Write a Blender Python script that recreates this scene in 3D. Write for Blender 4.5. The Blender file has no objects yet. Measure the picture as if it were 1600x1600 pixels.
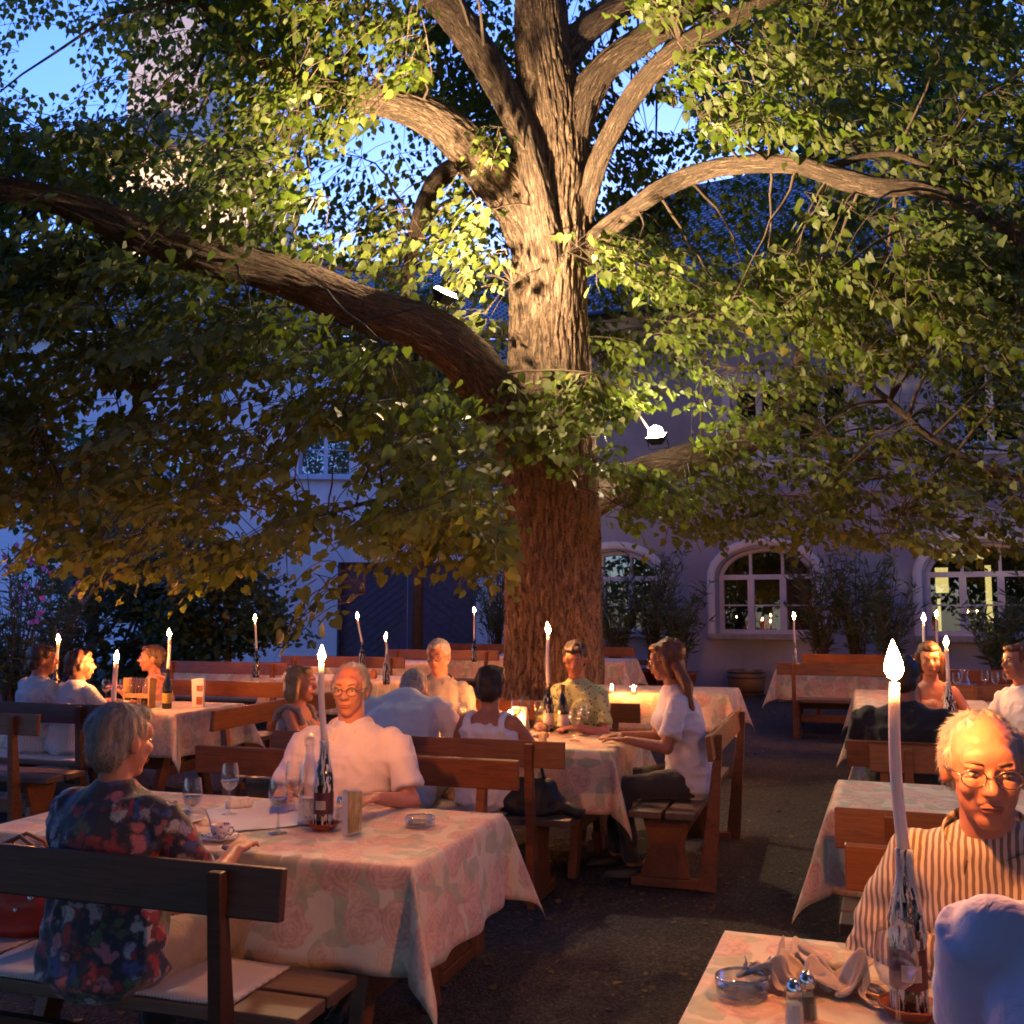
import bpy, bmesh, math, random
import numpy as np
from mathutils import Vector, Matrix, noise, Euler, Quaternion

random.seed(7)
rng = np.random.default_rng(7)
scene = bpy.context.scene
COL = scene.collection
R = math.radians
PI = math.pi

# ------------------------------------------------------------------ camera, sky, exposure
HC = 1.59
PITCH = math.atan((950 - 800) / 1600)
cam_d = bpy.data.cameras.new('camera')
cam = bpy.data.objects.new('camera', cam_d)
COL.objects.link(cam)
cam_d.sensor_width = 36
cam_d.lens = 36
cam_d.clip_start = 0.05
cam_d.clip_end = 500
cam.location = (0, 0, HC)
cam.rotation_euler = (PI / 2 + PITCH, 0, 0)
scene.camera = cam

world = bpy.data.worlds.new('World')
scene.world = world
world.use_nodes = True
wt = world.node_tree
sky = wt.nodes.new('ShaderNodeTexSky')
sky.sky_type = 'NISHITA'
sky.sun_disc = False
sky.sun_elevation = R(4.0)
sky.sun_rotation = R(5)
sky.air_density = 1.0
sky.dust_density = 0.6
sky.ozone_density = 3.0
tint = wt.nodes.new('ShaderNodeMix')
tint.data_type = 'RGBA'
tint.blend_type = 'MULTIPLY'
tint.inputs[0].default_value = 1.0
tint.inputs[7].default_value = (1.05, 1.25, 2.6, 1)
wt.links.new(sky.outputs[0], tint.inputs[6])
wt.links.new(tint.outputs[2], wt.nodes['Background'].inputs[0])
wt.nodes['Background'].inputs[1].default_value = 0.12

scene.view_settings.view_transform = 'Standard'
scene.view_settings.look = 'None'
scene.view_settings.gamma = 1
scene.view_settings.exposure = 2.0
scene.render.engine = 'CYCLES'
cy = scene.cycles
cy.use_denoising = True
try:
    cy.denoiser = 'OPENIMAGEDENOISE'
except Exception:
    pass
cy.max_bounces = 6
cy.diffuse_bounces = 3
cy.glossy_bounces = 3
cy.transmission_bounces = 5
cy.transparent_max_bounces = 16
cy.caustics_reflective = False
cy.caustics_refractive = False
cy.sample_clamp_indirect = 4.0
cy.use_light_tree = True
cy.filter_width = 1.8

FLAME_S = 470.0      # radiance of the candle flames
LAMP_S = 4000.0      # radiance of the two tree floodlights

# ------------------------------------------------------------------ helpers
CP, SP = math.cos(PITCH), math.sin(PITCH)


def ray(px, py):
    u, v = (px - 800) / 1600, (800 - py) / 1600
    return Vector((u, CP - v * SP, SP + v * CP))


def gz(y):
    return 0.012 * max(0.0, y - 6)


def G(px, py, h=0.0):
    """point h above the ground that is seen at this place of the photograph"""
    d = ray(px, py)
    z = h
    for _ in range(4):
        t = (z - HC) / d.z
        z = h + gz(d.y * t)
    return Vector((0, 0, HC)) + d * t


def D(px, py, dist):
    d = ray(px, py)
    return Vector((0, 0, HC)) + d * (dist / d.y)


class MB:
    """collects shapes, then links them as ONE mesh object"""

    def __init__(s):
        s.v = []
        s.f = []
        s.uv = []
        s.att = None

    def add(s, vs, fs, uvs=None):
        n = len(s.v)
        s.v += [tuple(v) for v in vs]
        s.f += [tuple(i + n for i in f) for f in fs]
        if uvs is None:
            uvs = [(v[0], v[1]) for v in vs]
        s.uv += uvs
        return s

    def box(s, c, size, rot=None, taper=None):
        x, y, z = [q / 2 for q in size]
        vs = []
        for sz in (-1, 1):
            for sx, sy in ((-1, -1), (1, -1), (1, 1), (-1, 1)):
                k = 1.0 if (sz < 0 or taper is None) else taper
                vs.append(Vector((sx * x * k, sy * y, sz * z)))
        if rot is not None:
            m = rot if isinstance(rot, Matrix) else Euler(rot).to_matrix()
            vs = [m @ v for v in vs]
        c = Vector(c)
        vs = [v + c for v in vs]
        fs = [(3, 2, 1, 0), (4, 5, 6, 7), (0, 1, 5, 4), (1, 2, 6, 5), (2, 3, 7, 6), (3, 0, 4, 7)]
        return s.add(vs, fs)

    def slab(s, pts, off):
        """flat outline pts pushed along off"""
        n = len(pts)
        pts = [Vector(p) for p in pts]
        off = Vector(off)
        vs = pts + [p + off for p in pts]
        fs = [tuple(range(n - 1, -1, -1)), tuple(range(n, 2 * n))]
        for i in range(n):
            j = (i + 1) % n
            fs.append((i, j, n + j, n + i))
        return s.add(vs, fs)

    def lathe(s, prof, c=(0, 0, 0), n=24, m=None, cap=True):
        c = Vector(c)
        vs = []
        uv = []
        for (r, z) in prof:
            for k in range(n):
                a = 2 * PI * k / n
                p = Vector((r * math.cos(a), r * math.sin(a), z))
                if m is not None:
                    p = m @ p
                vs.append(c + p)
                uv.append((k / n, z))
        fs = []
        for i in range(len(prof) - 1):
            for k in range(n):
                k2 = (k + 1) % n
                fs.append((i * n + k, i * n + k2, (i + 1) * n + k2, (i + 1) * n + k))
        if cap:
            if prof[0][0] > 1e-5:
                fs.append(tuple(range(n - 1, -1, -1)))
            if prof[-1][0] > 1e-5:
                b = (len(prof) - 1) * n
                fs.append(tuple(b + k for k in range(n)))
        return s.add(vs, fs, uv)

    def tube(s, pts, rad, n=8, cap=True, flat=1.0):
        pts = [Vector(p) for p in pts]
        if not hasattr(rad, '__len__'):
            rad = [rad] * len(pts)
        vs, fs, uv = [], [], []
        up = None
        L = 0
        for i, p in enumerate(pts):
            a = pts[max(0, i - 1)]
            b = pts[min(len(pts) - 1, i + 1)]
            t = (b - a).normalized()
            if up is None:
                up = Vector((0, 0, 1)) if abs(t.z) < 0.9 else Vector((1, 0, 0))
            x = (up - t * up.dot(t))
            if x.length < 1e-6:
                x = t.orthogonal()
            x.normalize()
            up = x
            y = t.cross(x)
            if i:
                L += (p - pts[i - 1]).length
            for k in range(n):
                an = 2 * PI * k / n
                vs.append(p + x * (math.cos(an) * rad[i]) + y * (math.sin(an) * rad[i] * flat))
                uv.append((k / n, L))
        m = len(pts)
        for i in range(m - 1):
            for k in range(n):
                k2 = (k + 1) % n
                fs.append((i * n + k, i * n + k2, (i + 1) * n + k2, (i + 1) * n + k))
        if cap:
            fs.append(tuple(range(n - 1, -1, -1)))
            fs.append(tuple((m - 1) * n + k for k in range(n)))
        return s.add(vs, fs, uv)

    def ball(s, c, r, n=14, m=9, rot=None):
        c = Vector(c)
        if not hasattr(r, '__len__'):
            r = (r, r, r)
        vs = [Vector((0, 0, -r[2]))]
        for i in range(1, m):
            th = PI * i / m
            for k in range(n):
                a = 2 * PI * k / n
                vs.append(Vector((r[0] * math.sin(th) * math.cos(a), r[1] * math.sin(th) * math.sin(a), -r[2] * math.cos(th))))
        vs.append(Vector((0, 0, r[2])))
        if rot is not None:
            vs = [rot @ v for v in vs]
        vs = [v + c for v in vs]
        fs = []
        for k in range(n):
            fs.append((0, 1 + (k + 1) % n, 1 + k))
            b = 1 + (m - 2) * n
            fs.append((b + k, b + (k + 1) % n, len(vs) - 1))
        for i in range(m - 2):
            for k in range(n):
                k2 = (k + 1) % n
                b = 1 + i * n
                fs.append((b + k, b + k2, b + n + k2, b + n + k))
        return s.add(vs, fs)

    def cap(s, A, B, ra, rb, n=12, fl=1.0, side=None):
        """tapered capsule from A to B"""
        A, B = Vector(A), Vector(B)
        t = B - A
        L = t.length
        if L < 1e-6:
            return s.ball(A, ra)
        t /= L
        ref = Vector(side) if side is not None else (Vector((0, 0, 1)) if abs(t.z) < .9 else Vector((1, 0, 0)))
        x = (ref - t * ref.dot(t)).normalized()
        y = t.cross(x)
        rows = []
        for i in range(4):
            a = PI / 2 * (1 - i / 3)
            rows.append((A - t * (math.sin(a) * ra), math.cos(a) * ra))
        for i in range(4):
            a = PI / 2 * (i / 3)
            rows.append((B + t * (math.sin(a) * rb), math.cos(a) * rb))
        vs = []
        for c, r in rows:
            r = max(r, 1e-4)
            for k in range(n):
                an = 2 * PI * k / n
                vs.append(c + x * (r * fl * math.cos(an)) + y * (r * math.sin(an)))
        fs = []
        for i in range(len(rows) - 1):
            for k in range(n):
                k2 = (k + 1) % n
                fs.append((i * n + k, i * n + k2, (i + 1) * n + k2, (i + 1) * n + k))
        fs.append(tuple(range(n - 1, -1, -1)))
        fs.append(tuple((len(rows) - 1) * n + k for k in range(n)))
        return s.add(vs, fs)

    def loft(s, rows, n=20):
        """rows: (centre, rx, ry, forward) ellipses with the x axis across; domed ends"""
        vs = []
        R_ = []
        c, rx, ry, f = rows[0]
        t0 = (rows[1][0] - rows[0][0]).normalized()
        R_ += [(c - t0 * ry * .5, rx * .02, ry * .02, f), (c - t0 * ry * .42, rx * .6, ry * .6, f)]
        R_ += list(rows)
        c, rx, ry, f = rows[-1]
        t1 = (rows[-1][0] - rows[-2][0]).normalized()
        R_ += [(c + t1 * ry * .42, rx * .6, ry * .6, f), (c + t1 * ry * .5, rx * .02, ry * .02, f)]
        for c, rx, ry, f in R_:
            X = Vector((1, 0, 0))
            F = Vector(f).normalized()
            for k in range(n):
                a = 2 * PI * k / n
                vs.append(c + X * rx * math.cos(a) + F * ry * math.sin(a))
        fs = []
        for i in range(len(R_) - 1):
            for k in range(n):
                k2 = (k + 1) % n
                fs.append((i * n + k, i * n + k2, (i + 1) * n + k2, (i + 1) * n + k))
        fs.append(tuple(range(n - 1, -1, -1)))
        fs.append(tuple((len(R_) - 1) * n + k for k in range(n)))
        return s.add(vs, fs)

    def mesh(s, name, smooth=False):
        me = bpy.data.meshes.new(name)
        me.from_pydata(s.v, [], s.f)
        uvl = me.uv_layers.new(name='UVMap')
        li = np.empty(len(me.loops), dtype=np.int32)
        me.loops.foreach_get('vertex_index', li)
        uva = np.array(s.uv, dtype=np.float32)[li]
        # close the seam of round shapes
        uvl.data.foreach_set('uv', uva.ravel())
        if smooth:
            me.polygons.foreach_set('use_smooth', [True] * len(me.polygons))
        me.update()
        return me

    def build(s, name, m, parent=None, smooth=False, bevel=0.0):
        me = s.mesh(name, smooth)
        if m is not None:
            me.materials.append(m)
        o = bpy.data.objects.new(name, me)
        COL.objects.link(o)
        if parent is not None:
            o.parent = parent
        if bevel:
            b = o.modifiers.new('bevel', 'BEVEL')
            b.width = bevel
            b.segments = 2
            b.limit_method = 'ANGLE'
        return o


def thing(name, label, cat, loc=(0, 0, 0), rz=0.0, group=None):
    o = bpy.data.objects.new(name, None)
    COL.objects.link(o)
    o.location = loc
    o.rotation_euler = (0, 0, rz)
    o.empty_display_size = .1
    o['label'] = label
    o['category'] = cat
    if group:
        o['group'] = group
    return o


def tag(o, label=None, cat=None, group=None, kind=None):
    for k, v in (('label', label), ('category', cat), ('group', group), ('kind', kind)):
        if v:
            o[k] = v
    return o


def dup(root, label, loc, rz=0.0, group=None, rot=None):
    r = root.copy()
    COL.objects.link(r)
    r.location = loc
    r.rotation_euler = rot if rot is not None else (0, 0, rz)
    r['label'] = label
    if group:
        r['group'] = group
    for ch in list(root.children):
        c = ch.copy()
        COL.objects.link(c)
        c.parent = r
        for g in ch.children:
            d = g.copy()
            COL.objects.link(d)
            d.parent = c
    return r


# ------------------------------------------------------------------ materials
class NT:
    def __init__(s, name):
        s.m = bpy.data.materials.new(name)
        s.m.use_nodes = True
        s.t = s.m.node_tree
        s.b = s.t.nodes['Principled BSDF']
        s.out = s.t.nodes['Material Output']

    def n(s, typ, **kw):
        nd = s.t.nodes.new(typ)
        for k, v in kw.items():
            if k.startswith('i_'):
                key = k[2:]
                key = int(key) if key.isdigit() else key.replace('_', ' ')
                nd.inputs[key].default_value = v
            else:
                setattr(nd, k, v)
        return nd

    def l(s, a, b):
        s.t.links.new(a, b)

    def coord(s, which='Object', scale=(1, 1, 1)):
        tc = s.n('ShaderNodeTexCoord')
        mp = s.n('ShaderNodeMapping')
        mp.inputs['Scale'].default_value = scale
        s.l(tc.outputs[which], mp.inputs[0])
        return mp.outputs[0]

    def noise(s, vec, scale, detail=3, rough=.55, dist=0):
        nd = s.n('ShaderNodeTexNoise', i_Scale=scale, i_Detail=detail, i_Roughness=rough, i_Distortion=dist)
        s.l(vec, nd.inputs['Vector'])
        return nd.outputs['Fac']

    def ramp(s, fac, stops, interp='LINEAR'):
        r = s.n('ShaderNodeValToRGB')
        r.color_ramp.interpolation = interp
        e = r.color_ramp.elements
        while len(e) > 1:
            e.remove(e[-1])
        e[0].position = stops[0][0]
        e[0].color = (*stops[0][1], 1) if len(stops[0][1]) == 3 else stops[0][1]
        for p, c in stops[1:]:
            x = e.new(p)
            x.color = (*c, 1)
        s.l(fac, r.inputs[0])
        return r.outputs[0]

    def mix(s, fac, a, b, mode='MIX'):
        m = s.n('ShaderNodeMix', data_type='RGBA', blend_type=mode)
        for val, idx in ((fac, 0), (a, 6), (b, 7)):
            if hasattr(val, 'links'):
                s.l(val, m.inputs[idx])
            else:
                m.inputs[idx].default_value = val if idx == 0 else ((*val, 1) if len(val) == 3 else val)
        return m.outputs[2]

    def math(s, op, a, b=None, clamp=False):
        m = s.n('ShaderNodeMath', operation=op, use_clamp=clamp)
        for val, idx in ((a, 0), (b, 1)):
            if val is None:
                continue
            if hasattr(val, 'links'):
                s.l(val, m.inputs[idx])
            else:
                m.inputs[idx].default_value = val
        return m.outputs[0]

    def bump(s, h, strength, dist=.01):
        b = s.n('ShaderNodeBump', i_Strength=strength, i_Distance=dist)
        s.l(h, b.inputs['Height'])
        s.l(b.outputs[0], s.b.inputs['Normal'])

    def color(s, c):
        if hasattr(c, 'links'):
            s.l(c, s.b.inputs['Base Color'])
        else:
            s.b.inputs['Base Color'].default_value = (*c, 1)

    def rough(s, r):
        if hasattr(r, 'links'):
            s.l(r, s.b.inputs['Roughness'])
        else:
            s.b.inputs['Roughness'].default_value = r


def simple(name, c, rough=.6, metal=0., var=.25, nscale=8, bump=0., bscale=60, coords='Object', sheen=0.):
    t = NT(name)
    v = t.coord(coords)
    f = t.noise(v, nscale, 4)
    lo = tuple(max(0, q * (1 - var)) for q in c)
    hi = tuple(min(1, q * (1 + var)) for q in c)
    t.color(t.ramp(f, [(.3, lo), (.7, hi)]))
    t.rough(rough)
    t.b.inputs['Metallic'].default_value = metal
    if bump:
        t.bump(t.noise(v, bscale, 3), bump, .004)
    if sheen:
        t.b.inputs['Sheen Weight'].default_value = sheen
    return t.m


def m_wood(name, c1, c2, scale=1.0):
    t = NT(name)
    oi = t.n('ShaderNodeObjectInfo')
    tc = t.n('ShaderNodeTexCoord')
    add = t.n('ShaderNodeVectorMath', operation='ADD')
    sc = t.n('ShaderNodeVectorMath', operation='SCALE')
    comb = t.n('ShaderNodeCombineXYZ')
    for i in range(3):
        t.l(oi.outputs['Random'], comb.inputs[i])
    t.l(comb.outputs[0], sc.inputs[0])
    sc.inputs['Scale'].default_value = 31.0
    t.l(tc.outputs['Object'], add.inputs[0])
    t.l(sc.outputs[0], add.inputs[1])
    mp = t.n('ShaderNodeMapping')
    mp.inputs['Scale'].default_value = (1.2 * scale, 14 * scale, 14 * scale)
    t.l(add.outputs[0], mp.inputs[0])
    g = t.noise(mp.outputs[0], 2.2, 6, .6, .9)
    mp2 = t.n('ShaderNodeMapping')
    mp2.inputs['Scale'].default_value = (4, 90, 90)
    t.l(add.outputs[0], mp2.inputs[0])
    fine = t.noise(mp2.outputs[0], 1.5, 2)
    blot = t.noise(add.outputs[0], 3.0, 3)
    col = t.ramp(g, [(.3, c1), (.52, c2), (.62, tuple(q * .6 for q in c2)), (.75, c2)])
    col = t.mix(.35, col, t.ramp(blot, [(.35, tuple(q * .35 for q in c1)), (.65, c2)]), 'MIX')
    t.color(col)
    rr = t.n('ShaderNodeMapRange')
    rr.inputs['To Min'].default_value = .3
    rr.inputs['To Max'].default_value = .6
    t.l(blot, rr.inputs[0])
    t.l(rr.outputs[0], t.b.inputs['Roughness'])
    t.bump(t.math('ADD', g, t.math('MULTIPLY', fine, .5)), .25, .004)
    return t.m


def m_cloth_floral():
    t = NT('floral_cloth')
    tc = t.n('ShaderNodeTexCoord')
    uv = tc.outputs['UV']
    nz = t.n('ShaderNodeTexNoise', i_Scale=9.0, i_Detail=3)
    t.l(uv, nz.inputs['Vector'])
    off = t.n('ShaderNodeVectorMath', operation='SUBTRACT')
    off.inputs[1].default_value = (.5, .5, .5)
    t.l(nz.outputs['Color'], off.inputs[0])
    sc = t.n('ShaderNodeVectorMath', operation='SCALE')
    sc.inputs['Scale'].default_value = .085
    t.l(off.outputs[0], sc.inputs[0])
    ad = t.n('ShaderNodeVectorMath', operation='ADD')
    t.l(uv, ad.inputs[0])
    t.l(sc.outputs[0], ad.inputs[1])
    w = ad.outputs[0]

    def vor(scale, ox, rnd=.75):
        mp = t.n('ShaderNodeMapping')
        mp.inputs['Location'].default_value = (ox, ox * .7, 0)
        t.l(w, mp.inputs[0])
        v = t.n('ShaderNodeTexVoronoi', voronoi_dimensions='2D', i_Scale=scale, i_Randomness=rnd)
        t.l(mp.outputs[0], v.inputs['Vector'])
        return v
    base = t.ramp(t.noise(uv, 5, 3), [(.3, (.72, .61, .44)), (.7, (.80, .70, .52))])
    # leaves: stretched cells, sage green
    col = base
    for (scl, ox, sx, sy, c1, c2, th) in ((10.5, 3.1, 1.0, .42, (.40, .42, .26), (.50, .50, .33), .30),
                                           (10.0, 9.7, .42, 1.0, (.44, .42, .24), (.56, .53, .36), .29)):
        mp = t.n('ShaderNodeMapping')
        mp.inputs['Location'].default_value = (ox, ox, 0)
        mp.inputs['Scale'].default_value = (sx, sy, 1)
        mp.inputs['Rotation'].default_value = (0, 0, ox)
        t.l(w, mp.inputs[0])
        v = t.n('ShaderNodeTexVoronoi', voronoi_dimensions='2D', i_Scale=scl, i_Randomness=.9)
        t.l(mp.outputs[0], v.inputs['Vector'])
        msk = t.ramp(v.outputs['Distance'], [(0, (1, 1, 1)), (th, (1, 1, 1)), (th + .025, (0, 0, 0))])
        lc = t.ramp(t.noise(w, 26, 2), [(.35, c1), (.65, c2)])
        col = t.mix(t.math('MULTIPLY', msk, .75), col, lc)
    # roses: rings of petals
    for (scl, ox, c1, c2, th) in ((5.0, .3, (.60, .22, .18), (.82, .52, .42), .36),
                                   (6.2, 5.9, (.74, .42, .24), (.85, .64, .46), .24)):
        v = vor(scl, ox)
        dist = v.outputs['Distance']
        rings = t.math('SINE', t.math('MULTIPLY', t.math('ADD', dist, t.math('MULTIPLY', t.noise(w, 18, 3), .30)), 62))
        pet = t.ramp(t.math('ADD', t.math('MULTIPLY', rings, .15), t.math('MULTIPLY', t.noise(w, 34, 3), 1.0)), [(.25, c1), (.72, c2)])
        msk = t.ramp(dist, [(0, (1, 1, 1)), (th, (1, 1, 1)), (th + .035, (0, 0, 0))])
        col = t.mix(t.math('MULTIPLY', msk, .62), col, pet)
    t.color(col)
    t.rough(.75)
    mpw = t.n('ShaderNodeMapping')
    mpw.inputs['Scale'].default_value = (1, 1, 1)
    t.l(uv, mpw.inputs[0])
    t.bump(t.math('ADD', t.noise(uv, 5, 3, .5, .6), t.math('MULTIPLY', t.noise(uv, 300, 2), .04)), .35, .02)
    t.b.inputs['Sheen Weight'].default_value = .15
    return t.m


def m_thin_glass(name, tintc=(1, 1, 1), fac=.12, rough=.02):
    t = NT(name)
    t.t.nodes.remove(t.b)
    tr = t.n('ShaderNodeBsdfTransparent')
    tr.inputs[0].default_value = (*tintc, 1)
    gl = t.n('ShaderNodeBsdfGlossy')
    gl.inputs['Roughness'].default_value = rough
    lw = t.n('ShaderNodeLayerWeight', i_Blend=.35)
    f = t.math('ADD', t.math('MULTIPLY', lw.outputs['Facing'], .9), fac * .5, True)
    mx = t.n('ShaderNodeMixShader')
    t.l(f, mx.inputs[0])
    t.l(tr.outputs[0], mx.inputs[1])
    t.l(gl.outputs[0], mx.inputs[2])
    t.l(mx.outputs[0], t.out.inputs[0])
    return t.m


def m_bottle(name, c, wax=0.0):
    t = NT(name)
    v = t.coord('Object', (60, 60, 16))
    n = t.noise(v, 1.0, 4, .65)
    if wax:
        msk = t.ramp(n, [(.56 - wax * .2, (0, 0, 0)), (.60 - wax * .2, (1, 1, 1))])
        t.color(t.mix(msk, c, (.75, .70, .66)))
        t.l(t.ramp(msk, [(0, (.06,) * 3), (1, (.6,) * 3)]), t.b.inputs['Roughness'])
        t.bump(msk, .6, .003)
    else:
        t.color(c)
        t.rough(.06)
    t.b.inputs['Specular IOR Level'].default_value = .8
    return t.m


def m_emit(name, c, s, sample=True):
    t = NT(name)
    t.t.nodes.remove(t.b)
    e = t.n('ShaderNodeEmission')
    e.inputs[0].default_value = (*c, 1)
    e.inputs[1].default_value = s
    t.l(e.outputs[0], t.out.inputs[0])
    t.m.cycles.emission_sampling = 'AUTO' if sample else 'NONE'
    return t.m


def m_leaf(name, c_dark, c_light, under, trans=.45):
    t = NT(name)
    at = t.n('ShaderNodeAttribute', attribute_name='rnd')
    col = t.ramp(at.outputs['Fac'], [(0, c_dark), (.55, tuple((a + b) / 2 for a, b in zip(c_dark, c_light))), (.97, c_light), (1., (.22, .17, .03))])
    geo = t.n('ShaderNodeNewGeometry')
    top = col
    bot = t.mix(.6, col, under)
    fc = t.mix(geo.outputs['Backfacing'], top, bot)
    t.color(fc)
    t.rough(.5)
    t.b.inputs['Specular IOR Level'].default_value = .35
    tl = t.n('ShaderNodeBsdfTranslucent')
    t.l(t.mix(.5, col, (.16, .26, .02)), tl.inputs[0])
    mx = t.n('ShaderNodeMixShader')
    mx.inputs[0].default_value = trans
    t.l(t.b.outputs[0], mx.inputs[1])
    t.l(tl.outputs[0], mx.inputs[2])
    t.l(mx.outputs[0], t.out.inputs[0])
    return t.m


def m_bark():
    t = NT('linden_bark')
    tc = t.n('ShaderNodeTexCoord')
    mp = t.n('ShaderNodeMapping')
    mp.inputs['Scale'].default_value = (44, 6, 1)
    t.l(tc.outputs['UV'], mp.inputs[0])
    n1 = t.noise(mp.outputs[0], 1.0, 5, .6, 1.2)
    o = t.coord('Object')
    n2 = t.noise(o, 1.6, 4)
    n3 = t.noise(o, 40, 4, .7)
    col = t.ramp(n3, [(.3, (.17, .105, .07)), (.7, (.36, .235, .155))])
    moss = t.ramp(n2, [(.52, (0, 0, 0)), (.68, (1, 1, 1))])
    col = t.mix(t.math('MULTIPLY', moss, .15), col, (.12, .13, .05))
    fiss = t.ramp(n1, [(.40, (1, 1, 1)), (.50, (0, 0, 0))])
    col = t.mix(t.math('MULTIPLY', fiss, .75), col, (.045, .026, .016))
    t.color(col)
    t.rough(.85)
    t.bump(t.math('ADD', t.ramp(n1, [(.38, (0, 0, 0)), (.56, (1, 1, 1))]), t.math('MULTIPLY', n3, .6)), 1.0, .03)
    return t.m


def m_gravel():
    t = NT('dark_gravel')
    o = t.coord('Object')
    v = t.n('ShaderNodeTexVoronoi', i_Scale=75.0)
    t.l(o, v.inputs['Vector'])
    n = t.noise(o, .8, 4)
    c = t.ramp(v.outputs['Color'], [(.2, (.018, .016, .016)), (.6, (.05, .045, .043)), (.95, (.12, .105, .10))])
    c = t.mix(t.ramp(n, [(.35, (0, 0, 0)), (.7, (.5, .5, .5))]), c, (.075, .055, .042))
    t.color(c)
    t.rough(.9)
    t.bump(t.math('ADD', t.math('MULTIPLY', v.outputs['Distance'], -1.), t.math('MULTIPLY', t.noise(o, 6, 4), 1.2)), .9, .012)
    return t.m


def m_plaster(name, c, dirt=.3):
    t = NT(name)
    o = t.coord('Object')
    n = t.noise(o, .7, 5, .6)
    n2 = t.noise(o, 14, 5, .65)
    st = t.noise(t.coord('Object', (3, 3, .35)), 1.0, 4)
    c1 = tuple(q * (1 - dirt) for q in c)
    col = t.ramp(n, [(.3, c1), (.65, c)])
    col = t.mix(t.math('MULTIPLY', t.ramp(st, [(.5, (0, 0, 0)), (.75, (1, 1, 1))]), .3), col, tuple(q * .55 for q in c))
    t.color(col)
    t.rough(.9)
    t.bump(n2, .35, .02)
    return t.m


def m_roof(name, c, rows=3.2):
    t = NT(name)
    uv = t.coord('UV')
    br = t.n('ShaderNodeTexBrick', i_Scale=1.0)
    br.inputs['Color1'].default_value = (*c, 1)
    br.inputs['Color2'].default_value = (*[q * .7 for q in c], 1)
    br.inputs['Mortar'].default_value = (*[q * .12 for q in c], 1)
    br.inputs['Mortar Size'].default_value = .035
    br.inputs['Brick Width'].default_value = .19
    br.inputs['Row Height'].default_value = .17
    t.l(uv, br.inputs['Vector'])
    t.color(br.outputs[0])
    t.rough(.8)
    t.bump(br.outputs['Fac'], -1.0, .03)
    return t.m


def m_stripes(name, c1, c2, scale, rot=0, base_noise=.4, rough=.8):
    t = NT(name)
    mp = t.n('ShaderNodeMapping')
    tc = t.n('ShaderNodeTexCoord')
    t.l(tc.outputs['Object'], mp.inputs[0])
    mp.inputs['Rotation'].default_value = (0, 0, rot)
    w = t.n('ShaderNodeTexWave', i_Scale=scale, i_Distortion=1.6)
    w.bands_direction = 'X'
    w.inputs['Detail'].default_value = 1
    t.l(mp.outputs[0], w.inputs['Vector'])
    t.color(t.ramp(w.outputs['Fac'], [(.35, c1), (.6, c2)]))
    t.rough(rough)
    t.b.inputs['Sheen Weight'].default_value = .2
    return t.m


def m_shirt_floral():
    t = NT('floral_shirt')
    o = t.coord('Object')
    nz = t.n('ShaderNodeTexNoise', i_Scale=20.0, i_Detail=4)
    t.l(o, nz.inputs['Vector'])
    sub = t.n('ShaderNodeVectorMath', operation='SUBTRACT')
    sub.inputs[1].default_value = (.5, .5, .5)
    t.l(nz.outputs['Color'], sub.inputs[0])
    sc = t.n('ShaderNodeVectorMath', operation='SCALE')
    sc.inputs['Scale'].default_value = .13
    t.l(sub.outputs[0], sc.inputs[0])
    ad = t.n('ShaderNodeVectorMath', operation='ADD')
    t.l(o, ad.inputs[0])
    t.l(sc.outputs[0], ad.inputs[1])
    v = t.n('ShaderNodeTexVoronoi', i_Scale=19.0, i_Randomness=1.0)
    t.l(ad.outputs[0], v.inputs['Vector'])
    sep = t.n('ShaderNodeSeparateColor')
    t.l(v.outputs['Color'], sep.inputs[0])
    flo = t.ramp(sep.outputs[0], [(0, (.42, .06, .06)), (.22, (.62, .20, .22)), (.4, (.45, .40, .50)), (.55, (.10, .12, .30)), (.7, (.60, .55, .52)), (.85, (.12, .16, .08))], 'CONSTANT')
    ring = t.math('SINE', t.math('MULTIPLY', v.outputs['Distance'], 90))
    flo = t.mix(t.math('MULTIPLY', t.math('ADD', ring, 1), .28), flo, (.03, .03, .05))
    msk = t.ramp(v.outputs['Distance'], [(.0, (1, 1, 1)), (.38, (1, 1, 1)), (.62, (0, 0, 0))])
    t.color(t.mix(msk, (.035, .035, .05), flo))
    t.rough(.8)
    t.b.inputs['Sheen Weight'].default_value = .2
    return t.m


def m_skin(name, c):
    t = NT(name)
    o = t.coord('Object')
    n = t.noise(o, 7, 3)
    t.color(t.ramp(n, [(.35, tuple(q * .85 for q in c)), (.65, (min(1, c[0] * 1.1), c[1] * .95, c[2] * .92))]))
    t.rough(.5)
    t.b.inputs['Subsurface Weight'].default_value = .12
    t.b.inputs['Subsurface Radius'].default_value = (.02, .008, .004)
    t.b.inputs['Subsurface Scale'].default_value = .4
    t.bump(t.noise(o, 180, 3), .12, .002)
    return t.m


def m_hair(name, c):
    t = NT(name)
    v = t.coord('Object', (90, 90, 12))
    n = t.noise(v, 1.0, 4, .7)
    t.color(t.ramp(n, [(.3, tuple(q * .4 for q in c)), (.7, c)]))
    t.rough(.45)
    t.bump(n, .8, .006)
    return t.m


def m_fabric(name, c, var=.1, fold=.0):
    t = NT(name)
    o = t.coord('Object')
    n = t.noise(o, 6, 3)
    t.color(t.ramp(n, [(.3, tuple(q * (1 - var) for q in c)), (.7, c)]))
    t.rough(.85)
    t.b.inputs['Sheen Weight'].default_value = .25
    t.bump(t.math('ADD', t.noise(t.coord('Object', (9, 9, 4)), 1.3, 3, .5, 1.2), t.math('MULTIPLY', t.noise(o, 260, 2), .06)), .35, .03)
    return t.m


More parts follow.
